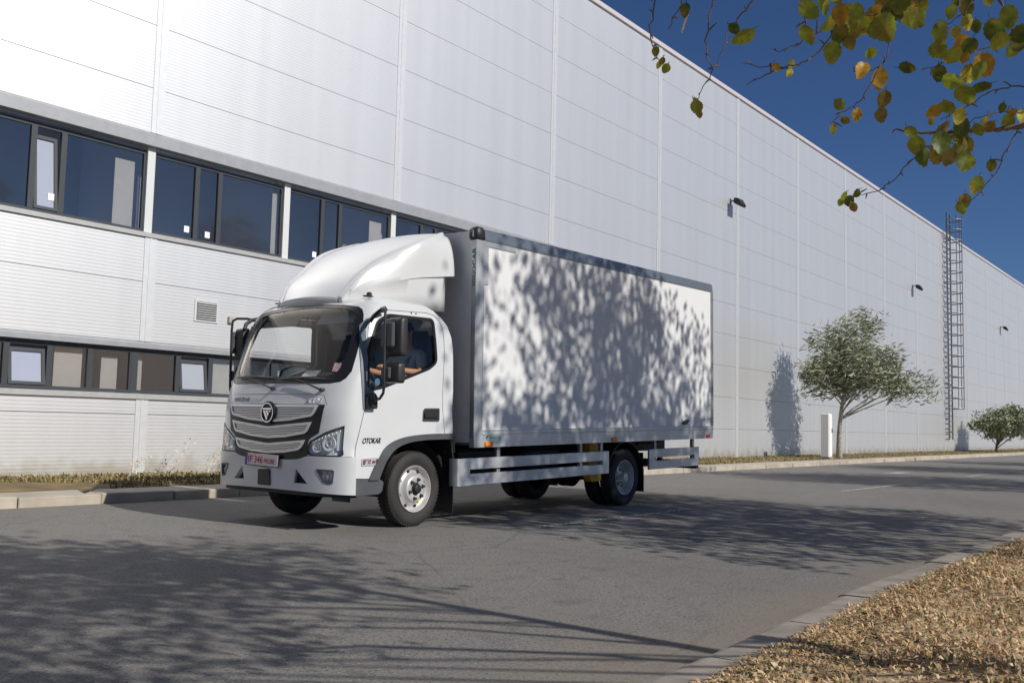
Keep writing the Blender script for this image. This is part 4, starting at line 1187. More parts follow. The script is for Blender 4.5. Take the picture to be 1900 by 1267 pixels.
# ---------------- chassis
mm = MB()
for y in (.52, 1.32): mm.box((-.85, y, .60), (6.25, y+.07, .76), 0, .01)
for x in (-.7, .65, 1.6, 2.6, 3.5, 4.9, 6.15): mm.box((x, .58, .61), (x+.09, 1.33, .74))
for y in (.44, 1.42):
    mm.tube([(-.55, y, .52), (-.1, y, .44), (.1, y, .44), (.62, y, .54)], .035, 6); mm.tube([(3.55, y, .50), (4.1, y, .36), (4.25, y, .36), (4.8, y, .50)], .045, 6)
mm.build('frame_rail', blackm, truck)
mm = MB(); cz0 = loc(4.187, 0, .385)
mm.tube([(cz0[0], .3, cz0[2]), (cz0[0], .75, cz0[2]), (cz0[0], .86, cz0[2]), (cz0[0], 1.06, cz0[2]), (cz0[0], 1.17, cz0[2]), (cz0[0], 1.62, cz0[2])], [.065, .07, .17, .17, .07, .065], 16)
mm.tube([(.9, .95, .50), (2.4, .95, .43), (4.0, .95, .36)], .045, 12)
c1 = loc(0, 0, .385); mm.tube([(c1[0], .2, c1[2]), (c1[0], .5, c1[2]-.07), (c1[0], 1.42, c1[2]-.07), (c1[0], 1.75, c1[2])], .045, 10)
mm.box((-.60, .60, .48), (.60, 1.30, .95), 0, .05)
mm.build('axle', blackm, truck)
for nm, bx_ in (('battery_box', ((.82, .12, .42), (1.55, .52, .76), .03)), ('tool_locker', ((2.05, .10, .46), (2.75, .50, .76), .06)), ('fuel_tank', ((.90, 1.40, .40), (2.1, 1.84, .78), .06)), ('rear_crossbar', ((.55, .10, .72), (.72, 1.84, .92), .01)), ('air_filter', ((.50, .15, .55), (.80, .5, .715), .03))):
    mm = MB(); mm.box(bx_[0], bx_[1], 0, bx_[2]); mm.build(nm, blackm, truck)
mm = MB(); mm.tube([(2.3, 1.62, .6), (3.2, 1.62, .6)], .14, 16); mm.build('air_tank', blackm, truck)
mm = MB(); mm.box((-.2, .04, .94), (.55, 1.88, .955))
for yy, zz in ((0.02, 0), (1.42, 0)):
    c1 = loc(0, 0, .40); n = 16; V_ = []
    for k in range(n+1):
        a = PI*(-.02+1.04*k/n); 
        for y in (yy, yy+.48): V_.append((c1[0]+.455*math.cos(a), y, c1[2]+.47*math.sin(a)))
    mm.add(V_, [(2*k, 2*k+1, 2*k+3, 2*k+2) for k in range(n)])
mm.build('wheel_well', blackm, truck, 50, fix=False)
for yy in (.0, 1.47):
    mm = MB(); c1 = loc(4.187, 0, .40); n = 18; V_ = []
    for k in range(n+1):
        a = PI*(.02+.90*k/n)
        for rr in (.462, .475):
            for y in (yy, yy+.46): V_.append((c1[0]+rr*math.cos(a), y, c1[2]+rr*math.sin(a)))
    mm.add(V_, [f for k in range(n) for f in ((4*k, 4*k+4, 4*k+5, 4*k+1), (4*k+2, 4*k+3, 4*k+7, 4*k+6), (4*k, 4*k+2, 4*k+6, 4*k+4), (4*k+1, 4*k+5, 4*k+7, 4*k+3))])
    mm.build('mudguard', plastic, truck, 50)
    mm = MB(); mm.prism([(yy, .075), (yy+.46, .075), (yy+.46, .40), (yy, .40)], 'x', 4.66, 4.672); mm.prism([(yy, .40), (yy+.46, .40), (yy+.46, .62), (yy, .62)], 'x', 4.64, 4.655); mm.build('mud_flap', plastic, truck, 0)
    y2 = .01 if yy == 0 else 1.60
    mm = MB(); mm.prism([(y2, .10), (y2+.30, .10), (y2+.30, .62), (y2, .62)], 'x', .575, .587)
    V_ = []
    for a, b2 in ((.52, .90), (.555, .75), (.585, .60)): V_ += [(a, y2-.0, b2), (a, y2+.32, b2), (a+.02, y2-.0, b2), (a+.02, y2+.32, b2)]
    mm.add(V_, [f for k in range(2) for f in ((4*k, 4*k+4, 4*k+5, 4*k+1), (4*k+2, 4*k+3, 4*k+7, 4*k+6), (4*k, 4*k+2, 4*k+6, 4*k+4))]); mm.build('mud_flap', plastic, truck, 0, fix=False)
# side guards, the near pair and the far pair
def guard(x0, x1, y0, z0, z1, posts, name='side_guard'):
    rt = empty(name, ((x0+x1)/2, y0, z0)); rt.parent = truck; cx_ = (x0+x1)/2; sg = 1 if y0 < YC else -1
    zm = (z0+z1)/2
    for a, b2 in ((z0, zm-.027), (zm+.027, z1)):
        mm = MB(); sec_ = [(0, a), (0, b2), (.006, b2+.004), (.028, b2+.004), (.028, a-.004), (.006, a-.004)]
        mm.prism([(sg*p, q-z0) for p, q in sec_], 'x', x0-cx_+.2*(x1-x0 > 2), x1-cx_-.15)
        for kz in (.25, .5, .75):
            zz = a+(b2-a)*kz-z0; mm.box((x0-cx_+.2, sg*-.0015, zz-.002), (x1-cx_-.15, sg*.001, zz+.002))
        mm.build('guard_plank', alu, rt, 0)
    mm = MB()
    if x1-x0 > 2:
        pts = [(x0-cx_+.2, 0), (x0-cx_+.035, 0), (x0-cx_+.01, .012*sg), (x0-cx_, .035*sg), (x0-cx_, .12*sg), (x0-cx_+.01, .12*sg), (x0-cx_+.012, .04*sg), (x0-cx_+.04, .012*sg), (x0-cx_+.2, .012*sg)]
        mm.prism(pts, 'z', -.004, z1-z0+.004)
    if x1-x0 > 2: mm.build('guard_end', alu, rt, 40); mm = MB()
    mm.box((x1-cx_-.15, 0, -.004), (x1-cx_, sg*.026, z1-z0+.004), 0, .004)
    if x1-x0 < 2: mm.build('guard_end', alu, rt, 40); mm = MB(); mm.box((x0-cx_, 0.001, zm-.026-z0), (x0-cx_+.14, sg*.024, zm+.026-z0))
    mm.build('guard_end', alu, rt, 40)
    for px_ in posts:
        mm = MB(); mm.box((px_-cx_-.03, sg*.030, .01), (px_-cx_+.03, sg*.075, .82-z0), 0, .004); mm.build('guard_post', alud, rt)
for y0 in (-.10, 2.01):
    guard(.53, 3.58, y0, .388, .672, (1.27, 2.96, 3.45))
    guard(4.65, 6.18, y0, .388, .664, (4.88, 6.05))
for y0, y1 in ((.06, .16), (1.76, 1.86)):
    mm = MB(); mm.prism([(3.36, .84), (3.64, .84), (3.64, .275), (3.42, .275), (3.36, .33)], 'y', y0, y1); mm.build('yellow_bracket', yellow, truck)
mm = MB(); mm.box((6.20, -.03, .33), (6.30, 1.95, .45), 0, .01)
for y in (.55, 1.33): mm.box((6.15, y, .40), (6.22, y+.06, .78))
mm.tube([(5.0, .3, .72), (5.6, .35, .70), (6.1, .5, .74)], .02, 6)
mm.build('underrun_bar', blackm, truck)

# ---------------- cargo box
BX0, BX1, BY0, BY1, BZ0, BZ1 = .77, 6.62, -.1285, 2.05, .79, 3.205
cb = empty('cargo_box', (BX0, YC, BZ0)); cb.parent = truck
def C(mb, name, m_, sm_=30, **k):
    mb.v = [(x-BX0, y-YC, z-BZ0) for x, y, z in mb.v]; return mb.build(name, m_, cb, sm_, **k)
white_panel = mat('box_panel_white', (.70, .705, .71), .42, noise=.03, nscale=1.3)
greyf = mat('box_front_panel', (.78, .76, .73), .5, noise=.04)
mm = MB(); mm.box((BX0+.02, BY0+.05, BZ0+.05), (BX0+.06, BY1-.05, BZ1-.03)); C(mm, 'front_panel', greyf)
mm = MB(); mm.box((BX0+.12, BY0+.006, BZ0+.18), (BX1-.08, BY0+.03, BZ1-.13)); C(mm, 'side_panel', white_panel)
mm = MB(); mm.box((BX0+.12, BY1-.03, BZ0+.18), (BX1-.08, BY1-.006, BZ1-.13)); C(mm, 'side_panel', white_panel)
mm = MB(); mm.box((BX0+.08, BY0+.05, BZ1-.04), (BX1-.06, BY1-.05, BZ1-.012)); C(mm, 'roof_sheet', white_panel)
mm = MB(); mm.box((BX0+.06, BY0+.04, BZ0+.02), (BX1-.05, BY1-.04, BZ0+.10)); C(mm, 'floor', alud)
for y0, sg in ((BY0, 1), (BY1, -1)):
    mm = MB()   # corner post: narrow face to the front, wide ribbed face to the side
    pr = [(BX0, y0+sg*.075), (BX0, y0+sg*.012), (BX0+.012, y0), (BX0+.125, y0), (BX0+.125, y0+sg*.03), (BX0+.05, y0+sg*.075)]
    mm.prism(pr, 'z', BZ0, BZ1-.135)
    mm.box((BX0+.118, y0-sg*.003, BZ0+.20), (BX0+.128, y0+sg*.01, BZ1-.14)); mm.box((BX0+.035, y0-sg*.0015, BZ0+.01), (BX0+.039, y0+sg*.004, BZ1-.14)); mm.box((BX0+.09, y0-sg*.0015, BZ0+.01), (BX0+.094, y0+sg*.004, BZ1-.14))
    C(mm, 'corner_post', alu)
    mm = MB(); mm.box((BX0-.006, y0+sg*.014, BZ0+.1), (BX0+.0, y0+sg*.07, BZ1-.5)); C(mm, 'front_edge_strip', alud)
    mm = MB(); mm.box((BX0-.012, y0-sg*.012, BZ1-.135), (BX0+.135, y0+sg*.13, BZ1+.012), 0, .028); mm.box((BX0-.0145, y0+sg*.042, BZ1-.10), (BX0-.011, y0+sg*.058, BZ1-.03), 1)
    C(mm, 'corner_cap', [plastic, mat('cap_slot', (.6, .6, .6), .4)], 50)
    mm = MB()   # top rail
    mm.prism([(y0, BZ1-.125), (y0-sg*.004, BZ1-.118), (y0+sg*.006, BZ1-.02), (y0+sg*.03, BZ1), (y0+sg*.09, BZ1+.003), (y0+sg*.09, BZ1-.02), (y0+sg*.03, BZ1-.04), (y0+sg*.03, BZ1-.135), (y0, BZ1-.135)], 'x', BX0+.135, BX1-.02)
    C(mm, 'top_rail', mat('top_rail_aluminium', (.27, .31, .35), .40, metal=.7, noise=.1, nscale=1.5))
    mm = MB()   # bottom rail with a lip
    mm.prism([(y0, BZ0), (y0, BZ0+.135), (y0-sg*.010, BZ0+.140), (y0-sg*.010, BZ0+.150), (y0, BZ0+.155), (y0, BZ0+.180), (y0-sg*.006, BZ0+.184), (y0-sg*.006, BZ0+.192), (y0+sg*.02, BZ0+.194), (y0+sg*.035, BZ0)], 'x', BX0+.125, BX1-.01)
    C(mm, 'bottom_rail', alu)
    mm = MB(); mm.box((BX1-.085, y0-sg*.003, BZ0+.19), (BX1, y0+sg*.06, BZ1-.13), 0, .004)
    z = BZ0+.25
    while z < BZ1-.2: mm.box((BX1-.03, y0-sg*.008, z), (BX1-.012, y0+sg*.004, z+.02)); z += .06
    C(mm, 'rear_post', alud)
    mm = MB(); mm.box((BX0+.13, y0-sg*.0035, BZ1-.195), (BX0+.70, y0+sg*.008, BZ1-.137), 0, .002); mm.box((BX0+.13, y0-sg*.0035, BZ1-.62), (BX0+.20, y0+sg*.008, BZ1-.196), 0, .002)
    for x, z in ((.17, -.58), (.17, -.5), (.62, -.165), (.5, -.165)): mm.box((BX0+x-.008, y0-sg*.006, BZ1+z-.008), (BX0+x+.008, y0, BZ1+z+.008), 0, .002)
    C(mm, 'corner_bracket', alu)
    for x, m_, w_ in ((.17, amber, .13), (2.83, amber, .12), (5.60, redl, .09)):
        mm = MB(); mm.box((BX0+x, y0-sg*.022, BZ0+.008), (BX0+x+w_, y0-sg*.0005, BZ0+.062), 0, .008); C(mm, 'marker_lamp', m_)
    mm = MB(); mm.prism(round_poly([(BX0+4.80, BZ0+.225), (BX0+4.85, BZ0+.27), (BX0+4.98, BZ0+.30), (BX0+5.0, BZ0+.26), (BX0+4.9, BZ0+.215)], .01), 'y', y0-sg*.018, y0+sg*.004); C(mm, 'latch', plastic)
mm = MB(); mm.box((BX0+.145, BY0-.0025, BZ0+.078), (BX0+.46, BY0-.0008, BZ0+.133)); C(mm, 'maker_sticker', mat('sticker_greenish', (.30, .40, .42), .4, noise=.2, nscale=30), 0)
mm = MB(); mm.prism([(BX0+.185, BZ0+.110), (BX0+.215, BZ0+.130), (BX0+.235, BZ0+.122), (BX0+.205, BZ0+.085), (BX0+.19, BZ0+.095)], 'y', BY0-.0035, BY0-.0027); C(mm, 'sticker_mark', mat('sticker_navy', (.03, .10, .22), .4), 0)
for k in range(9):
    mm = MB(); mm.box((BX0+.25+k*.022, BY0-.0035, BZ0+.095), (BX0+.264+k*.022, BY0-.0027, BZ0+.118+.004*(k % 2))); C(mm, 'sticker_mark', mat('sticker_teal', (.06, .22, .17), .4), 0)
text_obj('lettering', 'IGLOCAR', .075, lambda x, y, e: (-.0075-e, BY0-YC+.018+y*.85, 2.56-BZ0+x), mat('lettering_green', (.01, .14, .10), .4), cb, fitw=.42, ext=.0004, bold=.001)
# rear doors
for y0, y1 in ((BY0+.07, YC-.004), (YC+.004, BY1-.07)):
    mm = MB(); mm.box((BX1-.045, y0, BZ0+.16), (BX1-.005, y1, BZ1-.14), 0, .004); d = C(mm, 'rear_door', white_panel)
    mm = MB(); yy = y1-.15 if y0 < 0 else y0+.15; mm.tube([(BX1+.015-BX0, yy-YC, .12), (BX1+.015-BX0, yy-YC, BZ1-.10-BZ0)], .014, 8); mm.build('lock_bar', alu, d)
mm = MB(); mm.box((BX1-.05, BY0+.06, BZ1-.135), (BX1, BY1-.06, BZ1-.002)); mm.box((BX1-.05, BY0+.06, BZ0), (BX1, BY1-.06, BZ0+.155)); C(mm, 'rear_frame', alud)

# ================================================================== driver
skin = mat('skin', (.50, .24, .13), .55, noise=.06)
shirt_m = mat('shirt_grey_blue', (.34, .375, .43), .9, noise=.1, nscale=30)
def skinned(name, V_, E_, rad, m_, parent=None, sub=2):
    me = bpy.data.meshes.new(name); me.from_pydata(V_, E_, []); o = bpy.data.objects.new(name, me); col.objects.link(o)
    md = o.modifiers.new('skin', 'SKIN'); md.use_smooth_shade = True
    for i, r_ in enumerate(rad):
        a = me.skin_vertices[0].data[i]; a.radius = r_ if isinstance(r_, tuple) else (r_, r_)
    me.skin_vertices[0].data[0].use_root = True
    sb = o.modifiers.new('sub', 'SUBSURF'); sb.levels = sub; sb.render_levels = sub
    dg = bpy.context.evaluated_depsgraph_get(); ev = o.evaluated_get(dg); nm = bpy.data.meshes.new_from_object(ev)
    bpy.data.objects.remove(o); nm.name = name
    nm.materials.clear(); nm.materials.append(m_)
    o = bpy.data.objects.new(name, nm); col.objects.link(o)
    if parent: o.parent = parent
    return o
# joints in truck coordinates, relative to the hips
def body():
    V_ = [(.27, .45, 1.27), (.30, .45, 1.42), (.33, .45, 1.60), (.325, .45, 1.76), (.30, .45, 1.86), (.285, .45, 1.93), (.265, .45, 2.00), (.255, .45, 2.06)]
    rad = [(.15, .12), (.15, .11), (.17, .12), (.15, .10), (.06, .06), (.058, .058), (.082, .085), (.075, .08)]
    E_ = [(0, 1), (1, 2), (2, 3), (3, 4), (4, 5), (5, 6), (6, 7)]
    def chain(start, pts):
        p = start
        for v, r_ in pts:
            V_.append(v); rad.append(r_); E_.append((p, len(V_)-1)); p = len(V_)-1
        return p
    wr = []
    for sg in (-1, 1):
        e = chain(3, [((.325, .45+sg*.16, 1.775), .060), ((.29, .45+sg*.225, 1.70), .052), ((.235, .45+sg*.255, 1.585), .042), ((.05, .45+sg*.245, 1.595), .036), ((-.17, .45+sg*.215, 1.625), .027), ((-.23, .45+sg*.208, 1.633), (.030, .018))])
        wr.append(e)
        chain(0, [((.22, .45+sg*.10, 1.25), .085), ((.0, .45+sg*.13, 1.27), .078), ((-.20, .45+sg*.14, 1.27), .062), ((-.28, .45+sg*.14, 1.12), .052), ((-.36, .45+sg*.14, .99), .040)])
        palm = chain(e, [((-.275, .45+sg*.204, 1.640), (.034, .016))])
        for j, (dy, L) in enumerate(((-.030, .030), (-.010, .034), (.010, .032), (.028, .026))):
            y = .45+sg*.204+dy
            chain(palm, [((-.298, y, 1.648), .0095), ((-.318-L*.2, y, 1.635), .0088), ((-.325-L*.1, y, 1.610), .0080), ((-.308, y, 1.592+.002*j), .0072)])
        chain(e, [((-.262, .45+sg*(.204-.034), 1.628), .0105), ((-.282, .45+sg*(.204-.044), 1.612), .0095), ((-.296, .45+sg*(.204-.040), 1.598), .0085)])
    return V_, E_, rad
V_, E_, rad = body()
per = skinned('person', V_, E_, rad, skin, None, 2)
per.matrix_world = Matrix.Translation((.019, 0, 0)) @ Matrix.Rotation(-RAKE, 4, 'Y')
tag(per, 'driver in a grey blue shirt sitting at the steering wheel behind the near door window', 'person')
sh = skinned('shirt', [(.27, .45, 1.24), (.30, .45, 1.42), (.33, .45, 1.60), (.325, .45, 1.765), (.305, .45, 1.845)]+[p for sg in (-1, 1) for p in ((.325, .45+sg*.165, 1.775), (.29, .45+sg*.228, 1.70), (.25, .45+sg*.25, 1.62))],
             [(0, 1), (1, 2), (2, 3), (3, 4), (3, 5), (5, 6), (6, 7), (3, 8), (8, 9), (9, 10)], [(.165, .13), (.165, .125), (.185, .135), (.16, .115), (.07, .07), .076, .070, .058, .076, .070, .058], shirt_m, per, 2)
tr2 = skinned('trousers', [(.27, .45, 1.22), (.22, .35, 1.25), (.0, .32, 1.27), (-.20, .31, 1.27), (-.28, .31, 1.12), (-.35, .31, 1.0), (.22, .55, 1.25), (.0, .58, 1.27), (-.20, .59, 1.27), (-.28, .59, 1.12), (-.35, .59, 1.0)],
              [(0, 1), (1, 2), (2, 3), (3, 4), (4, 5), (0, 6), (6, 7), (7, 8), (8, 9), (9, 10)], [.15, .10, .09, .075, .065, .055, .10, .09, .075, .065, .055], mat('trousers_dark', (.02, .022, .035), .9), per, 2)
mm = MB()      # hair as a cap over the skull, ears, nose and eyes
V2 = []; n = 20
for i in range(9):
    a = PI/2*i/8*1.12
    for k in range(n):
        b2 = 2*PI*k/n; fr_ = 1 if math.cos(b2) > -.55 else .62
        aa = a*fr_; V2.append((.268+.098*math.sin(aa)*math.cos(b2)+.004, .45+.084*math.sin(aa)*math.sin(b2), 2.045+.108*math.cos(aa)))
mm.add(V2, [(i*n+k, i*n+(k+1) % n, (i+1)*n+(k+1) % n, (i+1)*n+k) for i in range(8) for k in range(n)])
mm.build('hair', mat('hair_dark', (.015, .012, .010), .7), per, 80)
mm = MB()
mm.tube([(.175, .45, 2.045), (.160, .45, 2.02), (.150, .45, 2.0), (.172, .45, 1.992)], [.008, .010, .013, .008], 8)
for sg in (-1, 1): mm.tube([(.268, .45+sg*.080, 2.05), (.278, .45+sg*.088, 2.03), (.272, .45+sg*.082, 2.0)], [.010, .014, .008], 8)
mm.build('nose_and_ears', skin, per, 80)
mm = MB()
for sg in (-1, 1): mm.tube([(.186, .45+sg*.033, 2.04), (.176, .45+sg*.033, 2.04)], [.010, .005], 8)
mm.tube([(.182, .43, 1.965), (.175, .45, 1.966), (.182, .47, 1.965)], .005, 6)
mm.build('eyes_and_mouth', mat('eye_dark', (.08, .03, .03), .4), per, 80)
mm = MB(); mm.tube([(.36, .27, 1.85), (.25, .33, 1.78), (.17, .42, 1.62), (.15, .55, 1.40), (.25, .63, 1.27)], [.02]*5, 4); mm.build('seat_belt', blackm, truck, 0)

# ================================================================== trees
bark = mat('bark', (.16, .12, .09), .9, noise=.35, nscale=14, bump=.8, bscale=30)
bark_pale = mat('bark_pale', (.30, .27, .23), .9, noise=.4, nscale=9, bump=.6, bscale=30)
leafs = [mat('leaf_%s' % k, c, .6, noise=.25, nscale=12) for k, c in dict(dark=(.055, .085, .018), green=(.085, .125, .022), orange=(.34, .17, .025), yellow=(.36, .33, .05), olive=(.15, .115, .025)).items()]
for m_ in leafs:    # thin leaves let some light through
    nt = m_.node_tree; b = nt.nodes['Principled BSDF']; out = nt.nodes['Material Output']
    tl = nt.nodes.new('ShaderNodeBsdfTranslucent'); mx = nt.nodes.new('ShaderNodeMixShader'); mx.inputs[0].default_value = .35
    src = b.inputs['Base Color'].links[0].from_socket; nt.links.new(src, tl.inputs[0])
    nt.links.new(b.outputs[0], mx.inputs[1]); nt.links.new(tl.outputs[0], mx.inputs[2]); nt.links.new(mx.outputs[0], out.inputs[0])

def leaf_mesh(name, cen, size, mats, mis, parent, flat=0.0, stretch=1.0, dirv=None):
    """cen (n,3), size (n,): one six-cornered leaf for each centre"""
    n = len(cen); cen = np.asarray(cen, float)
    nrm = rng.normal(size=(n, 3)); nrm[:, 2] += flat; nrm /= np.linalg.norm(nrm, axis=1)[:, None]
    a = rng.normal(size=(n, 3)) if dirv is None else np.asarray(dirv)+.35*rng.normal(size=(n, 3))
    u = a-(a*nrm).sum(1)[:, None]*nrm; u /= np.linalg.norm(u, axis=1)[:, None]; v = np.cross(nrm, u)
    s_ = np.asarray(size)[:, None]
    shp = [(-1, 0), (-.45, .62), (.35, .60), (1.05, 0), (.35, -.60), (-.45, -.62)]
    V_ = np.stack([cen+s_*(p*stretch*u+q/stretch*v)+s_*nrm*(.18*abs(q)) for p, q in shp], 1).reshape(-1, 3)
    me = bpy.data.meshes.new(name); me.vertices.add(6*n); me.vertices.foreach_set('co', V_.ravel())
    me.loops.add(6*n); me.loops.foreach_set('vertex_index', np.arange(6*n)); me.polygons.add(n)
    me.polygons.foreach_set('loop_start', np.arange(n)*6); me.polygons.foreach_set('loop_total', np.full(n, 6))
    for m_ in mats: me.materials.append(m_)
    me.polygons.foreach_set('material_index', np.asarray(mis, dtype=np.int32)); me.update(calc_edges=True); me.validate()
    o = bpy.data.objects.new(name, me); col.objects.link(o); o.parent = parent
    return o

def grow(name, label, cat, base, height, trunk_r, ells, ncl, per, lsize, clr, mats, wts, barkm, group=None, lean=(0, 0), stretch=1.0, dirv=None, flat=.3, nb=60, trunk_top=.8, tmin=.22, limb=.34):
    rt = empty(name, base); tag(rt, label, cat, group)
    C_ = []
    while len(C_) < ncl:
        e = ells[int(rng.integers(len(ells)))] if True else None
        wsum = [a[3]*a[4]*a[5] for a in ells]; e = ells[int(rng.choice(len(ells), p=np.array(wsum)/sum(wsum)))]
        d = rng.normal(size=3); d /= np.linalg.norm(d); q = rng.random()**.40
        C_.append((e[0]+d[0]*q*e[3], e[1]+d[1]*q*e[4], e[2]+d[2]*q*e[5]))
    C_ = np.array(C_)
    tk = MB(); H_ = height*trunk_top; tp = []
    for k in range(9):
        t = k/8; tp.append((lean[0]*t*t*H_+.05*math.sin(t*5+base[0]), lean[1]*t*t*H_+.05*math.sin(t*4+1), H_*t))
    tk.tube([(p[0], p[1], p[2]-(.1 if i == 0 else 0)) for i, p in enumerate(tp)], [trunk_r*(1.25 if k == 0 else 1-.8*k/8) for k in range(9)], 12)
    idx = rng.permutation(len(C_))[:nb]
    for i in idx:
        c_ = Vector(C_[i]); t = max(tmin, min(.95, (c_.z-math.hypot(c_.x-tp[4][0], c_.y-tp[4][1])*.75)/H_)); k = min(7, int(t*8)); f = t*8-k
        a = Vector(tp[k])*(1-f)+Vector(tp[k+1])*f
        md = a*.5+c_*.5+Vector((rng.normal()*.12, rng.normal()*.12, .12+rng.random()*.2)); r_ = trunk_r*(limb*(1-t)+.10)
        tk.tube([a, a*.72+md*.28+Vector((0, 0, .02)), md, md*.4+c_*.6+Vector((0, 0, .05)), c_], [r_, r_*.8, r_*.55, r_*.35, r_*.15], 6)
    tk.build('trunk', barkm, rt, 60, fix=False)
    L_ = np.repeat(C_, per, 0); L_ = L_+rng.normal(size=L_.shape)*clr*.55
    n = len(L_); sz = lsize*rng.uniform(.6, 1.3, n)
    leaf_mesh('crown', L_, sz, mats, rng.choice(len(mats), n, p=wts), rt, flat, stretch, np.tile(np.array(dirv), (n, 1)) if dirv else None)
    return rt
WT = (.30, .34, .10, .14, .12)
ROWG = 'street trees behind the camera side of the road'
# ellipsoids are relative to the trunk base: centre x y z, radii x y z
treeB = grow('tree', 'nearest street tree on the verge, its autumn twigs hanging in the top right corner', 'tree', (-2.85, -8.7, .1), 8.2, .085,
     [(-3.2, 0, 4.3, 2.3, 1.4, 1.5), (-1.6, -.2, 5.9, 2.0, 1.3, 1.3), (-.2, 0, 5.3, 1.4, 1.2, 1.1), (-4.5, .1, 3.2, 1.4, 1.0, .9), (-1.2, 0, 7.1, 1.5, 1.0, .8)], 430, 30, .050, .36, leafs, WT, bark, ROWG, nb=30, limb=.18)
treeA = grow('tree', 'street tree on the verge beside the truck, casting dappled shade on the cargo box', 'tree', (3.9, -9.0, .1), 9.6, .11,
     [(0, 0, 5.2, 3.3, 1.7, 1.9), (-.2, 0, 7.4, 2.3, 1.5, 1.7), (-2.0, 0, 3.6, 1.7, 1.2, 1.0), (1.6, 0, 6.6, 1.9, 1.4, 1.8), (1.6, .2, 3.8, 1.9, 1.2, 1.1), (-2.3, 0, 6.6, .9, .9, .8), (-2.9, 0, 7.7, .5, .6, 1.0), (0, 0, 8.4, 1.9, 1.0, 1.1), (-2.0, 0, 8.7, .8, .6, .5)], 760, 31, .054, .30, leafs, WT, bark, ROWG, nb=55, limb=.22)
for k, (x, lb) in enumerate(((-13.5, 'unseen street tree added behind the camera, ahead of the truck, darkening the cab front'), (16.3, 'third street tree along the verge, past the rear of the truck'), (25.5, 'fourth street tree along the verge, opposite the wall floodlight'), (35.5, 'farthest street tree along the verge, opposite the leafy wall tree'))):  # the first one is added out of view to darken the cab front
    grow('tree', lb, 'tree', (x, -9.2 if x > 0 else -5.8, .1), 9, .10, [(0, 0, 5.6, 3.3, 1.7, 2.4), (-.8, 0, 7.2, 2.2, 1.4, 1.6), (1.2, 0, 4.0, 2.1, 1.3, 1.2)], 330, 26, .075, .5, leafs, WT, bark, ROWG, nb=40)
# trees by the wall
pale = [mat('leaf_pale_%s' % k, c, .6, noise=.2, nscale=6) for k, c in dict(a=(.27, .29, .18), b=(.17, .19, .10), c=(.36, .37, .26)).items()]
grow('tree', 'windswept pale green leafy tree standing in front of the warehouse wall', 'tree', (28.6, 5.35, .1), 5.2, .11,
     [(.5, -.7, 3.3, 1.5, 1.4, 1.0), (1.3, -1.9, 2.75, .9, 1.0, .55), (1.8, -2.7, 2.7, .5, .6, .35), (.3, -.2, 4.5, .9, .8, .8), (.9, -.8, 5.0, .6, .6, .5), (-.3, .5, 3.1, 1.0, 1.1, .8), (-.1, .6, 4.2, .5, .6, .5)], 330, 30, .060, .34, pale, (.4, .3, .3), bark_pale, 'small trees by the warehouse wall', lean=(.03, -.03), stretch=1.9, dirv=(.55, -.8, .25), nb=34, trunk_top=.66, tmin=.42)
grow('tree', 'small low bushy tree by the far end of the warehouse wall', 'tree', (57.0, 5.6, .1), 2.2, .09,
     [(.3, -.2, 1.7, 1.7, 1.7, .8), (-.6, -1.3, 1.5, 1.2, 1.1, .6), (.8, -1.0, 2.1, 1.0, 1.0, .6)], 190, 26, .085, .33, [pale[1], pale[0]], (.6, .4), bark, 'small trees by the warehouse wall', stretch=1.5, nb=30, trunk_top=.4)
dry = mat('dry_stalk', (.62, .60, .54), .8)
# thin weeds whose shadows lie on the wall left of the truck
for k, (x, h, n) in enumerate(((1.1, .34, 26), (1.75, .62, 14), (2.45, .40, 14), (2.95, .85, 22))):
    rt = empty('weed', (x, 7.0, .11)); tag(rt, ('low pale dry weed in the grass by the wall, leftmost of four', 'thin dry weed by the wall, second from the left', 'short dry weed by the wall, third from the left', 'tallest dry weed by the wall, close to the front of the truck')[k], 'weed', 'weeds growing along the wall')
    m = MB()
    for j in range(n//3): m.tube([(rng.normal()*.04, rng.normal()*.03, 0), (h*.25+rng.normal()*.05, rng.normal()*.04, h*.55), (h*.6+rng.normal()*.09, rng.normal()*.05, h+rng.normal()*.07)], [.004, .003, .0015], 5)
    m.build('stem', dry, rt, 0, fix=False)
    c_ = []
    for j in range(n*2):
        t = rng.random()*.9+.1; c_.append((h*.6*t**1.4+rng.normal()*.05, rng.normal()*.05, h*t))
    leaf_mesh('foliage', c_, np.full(len(c_), .018), [dry, gc[0]], rng.integers(0, 2, len(c_)), rt, stretch=1.6)

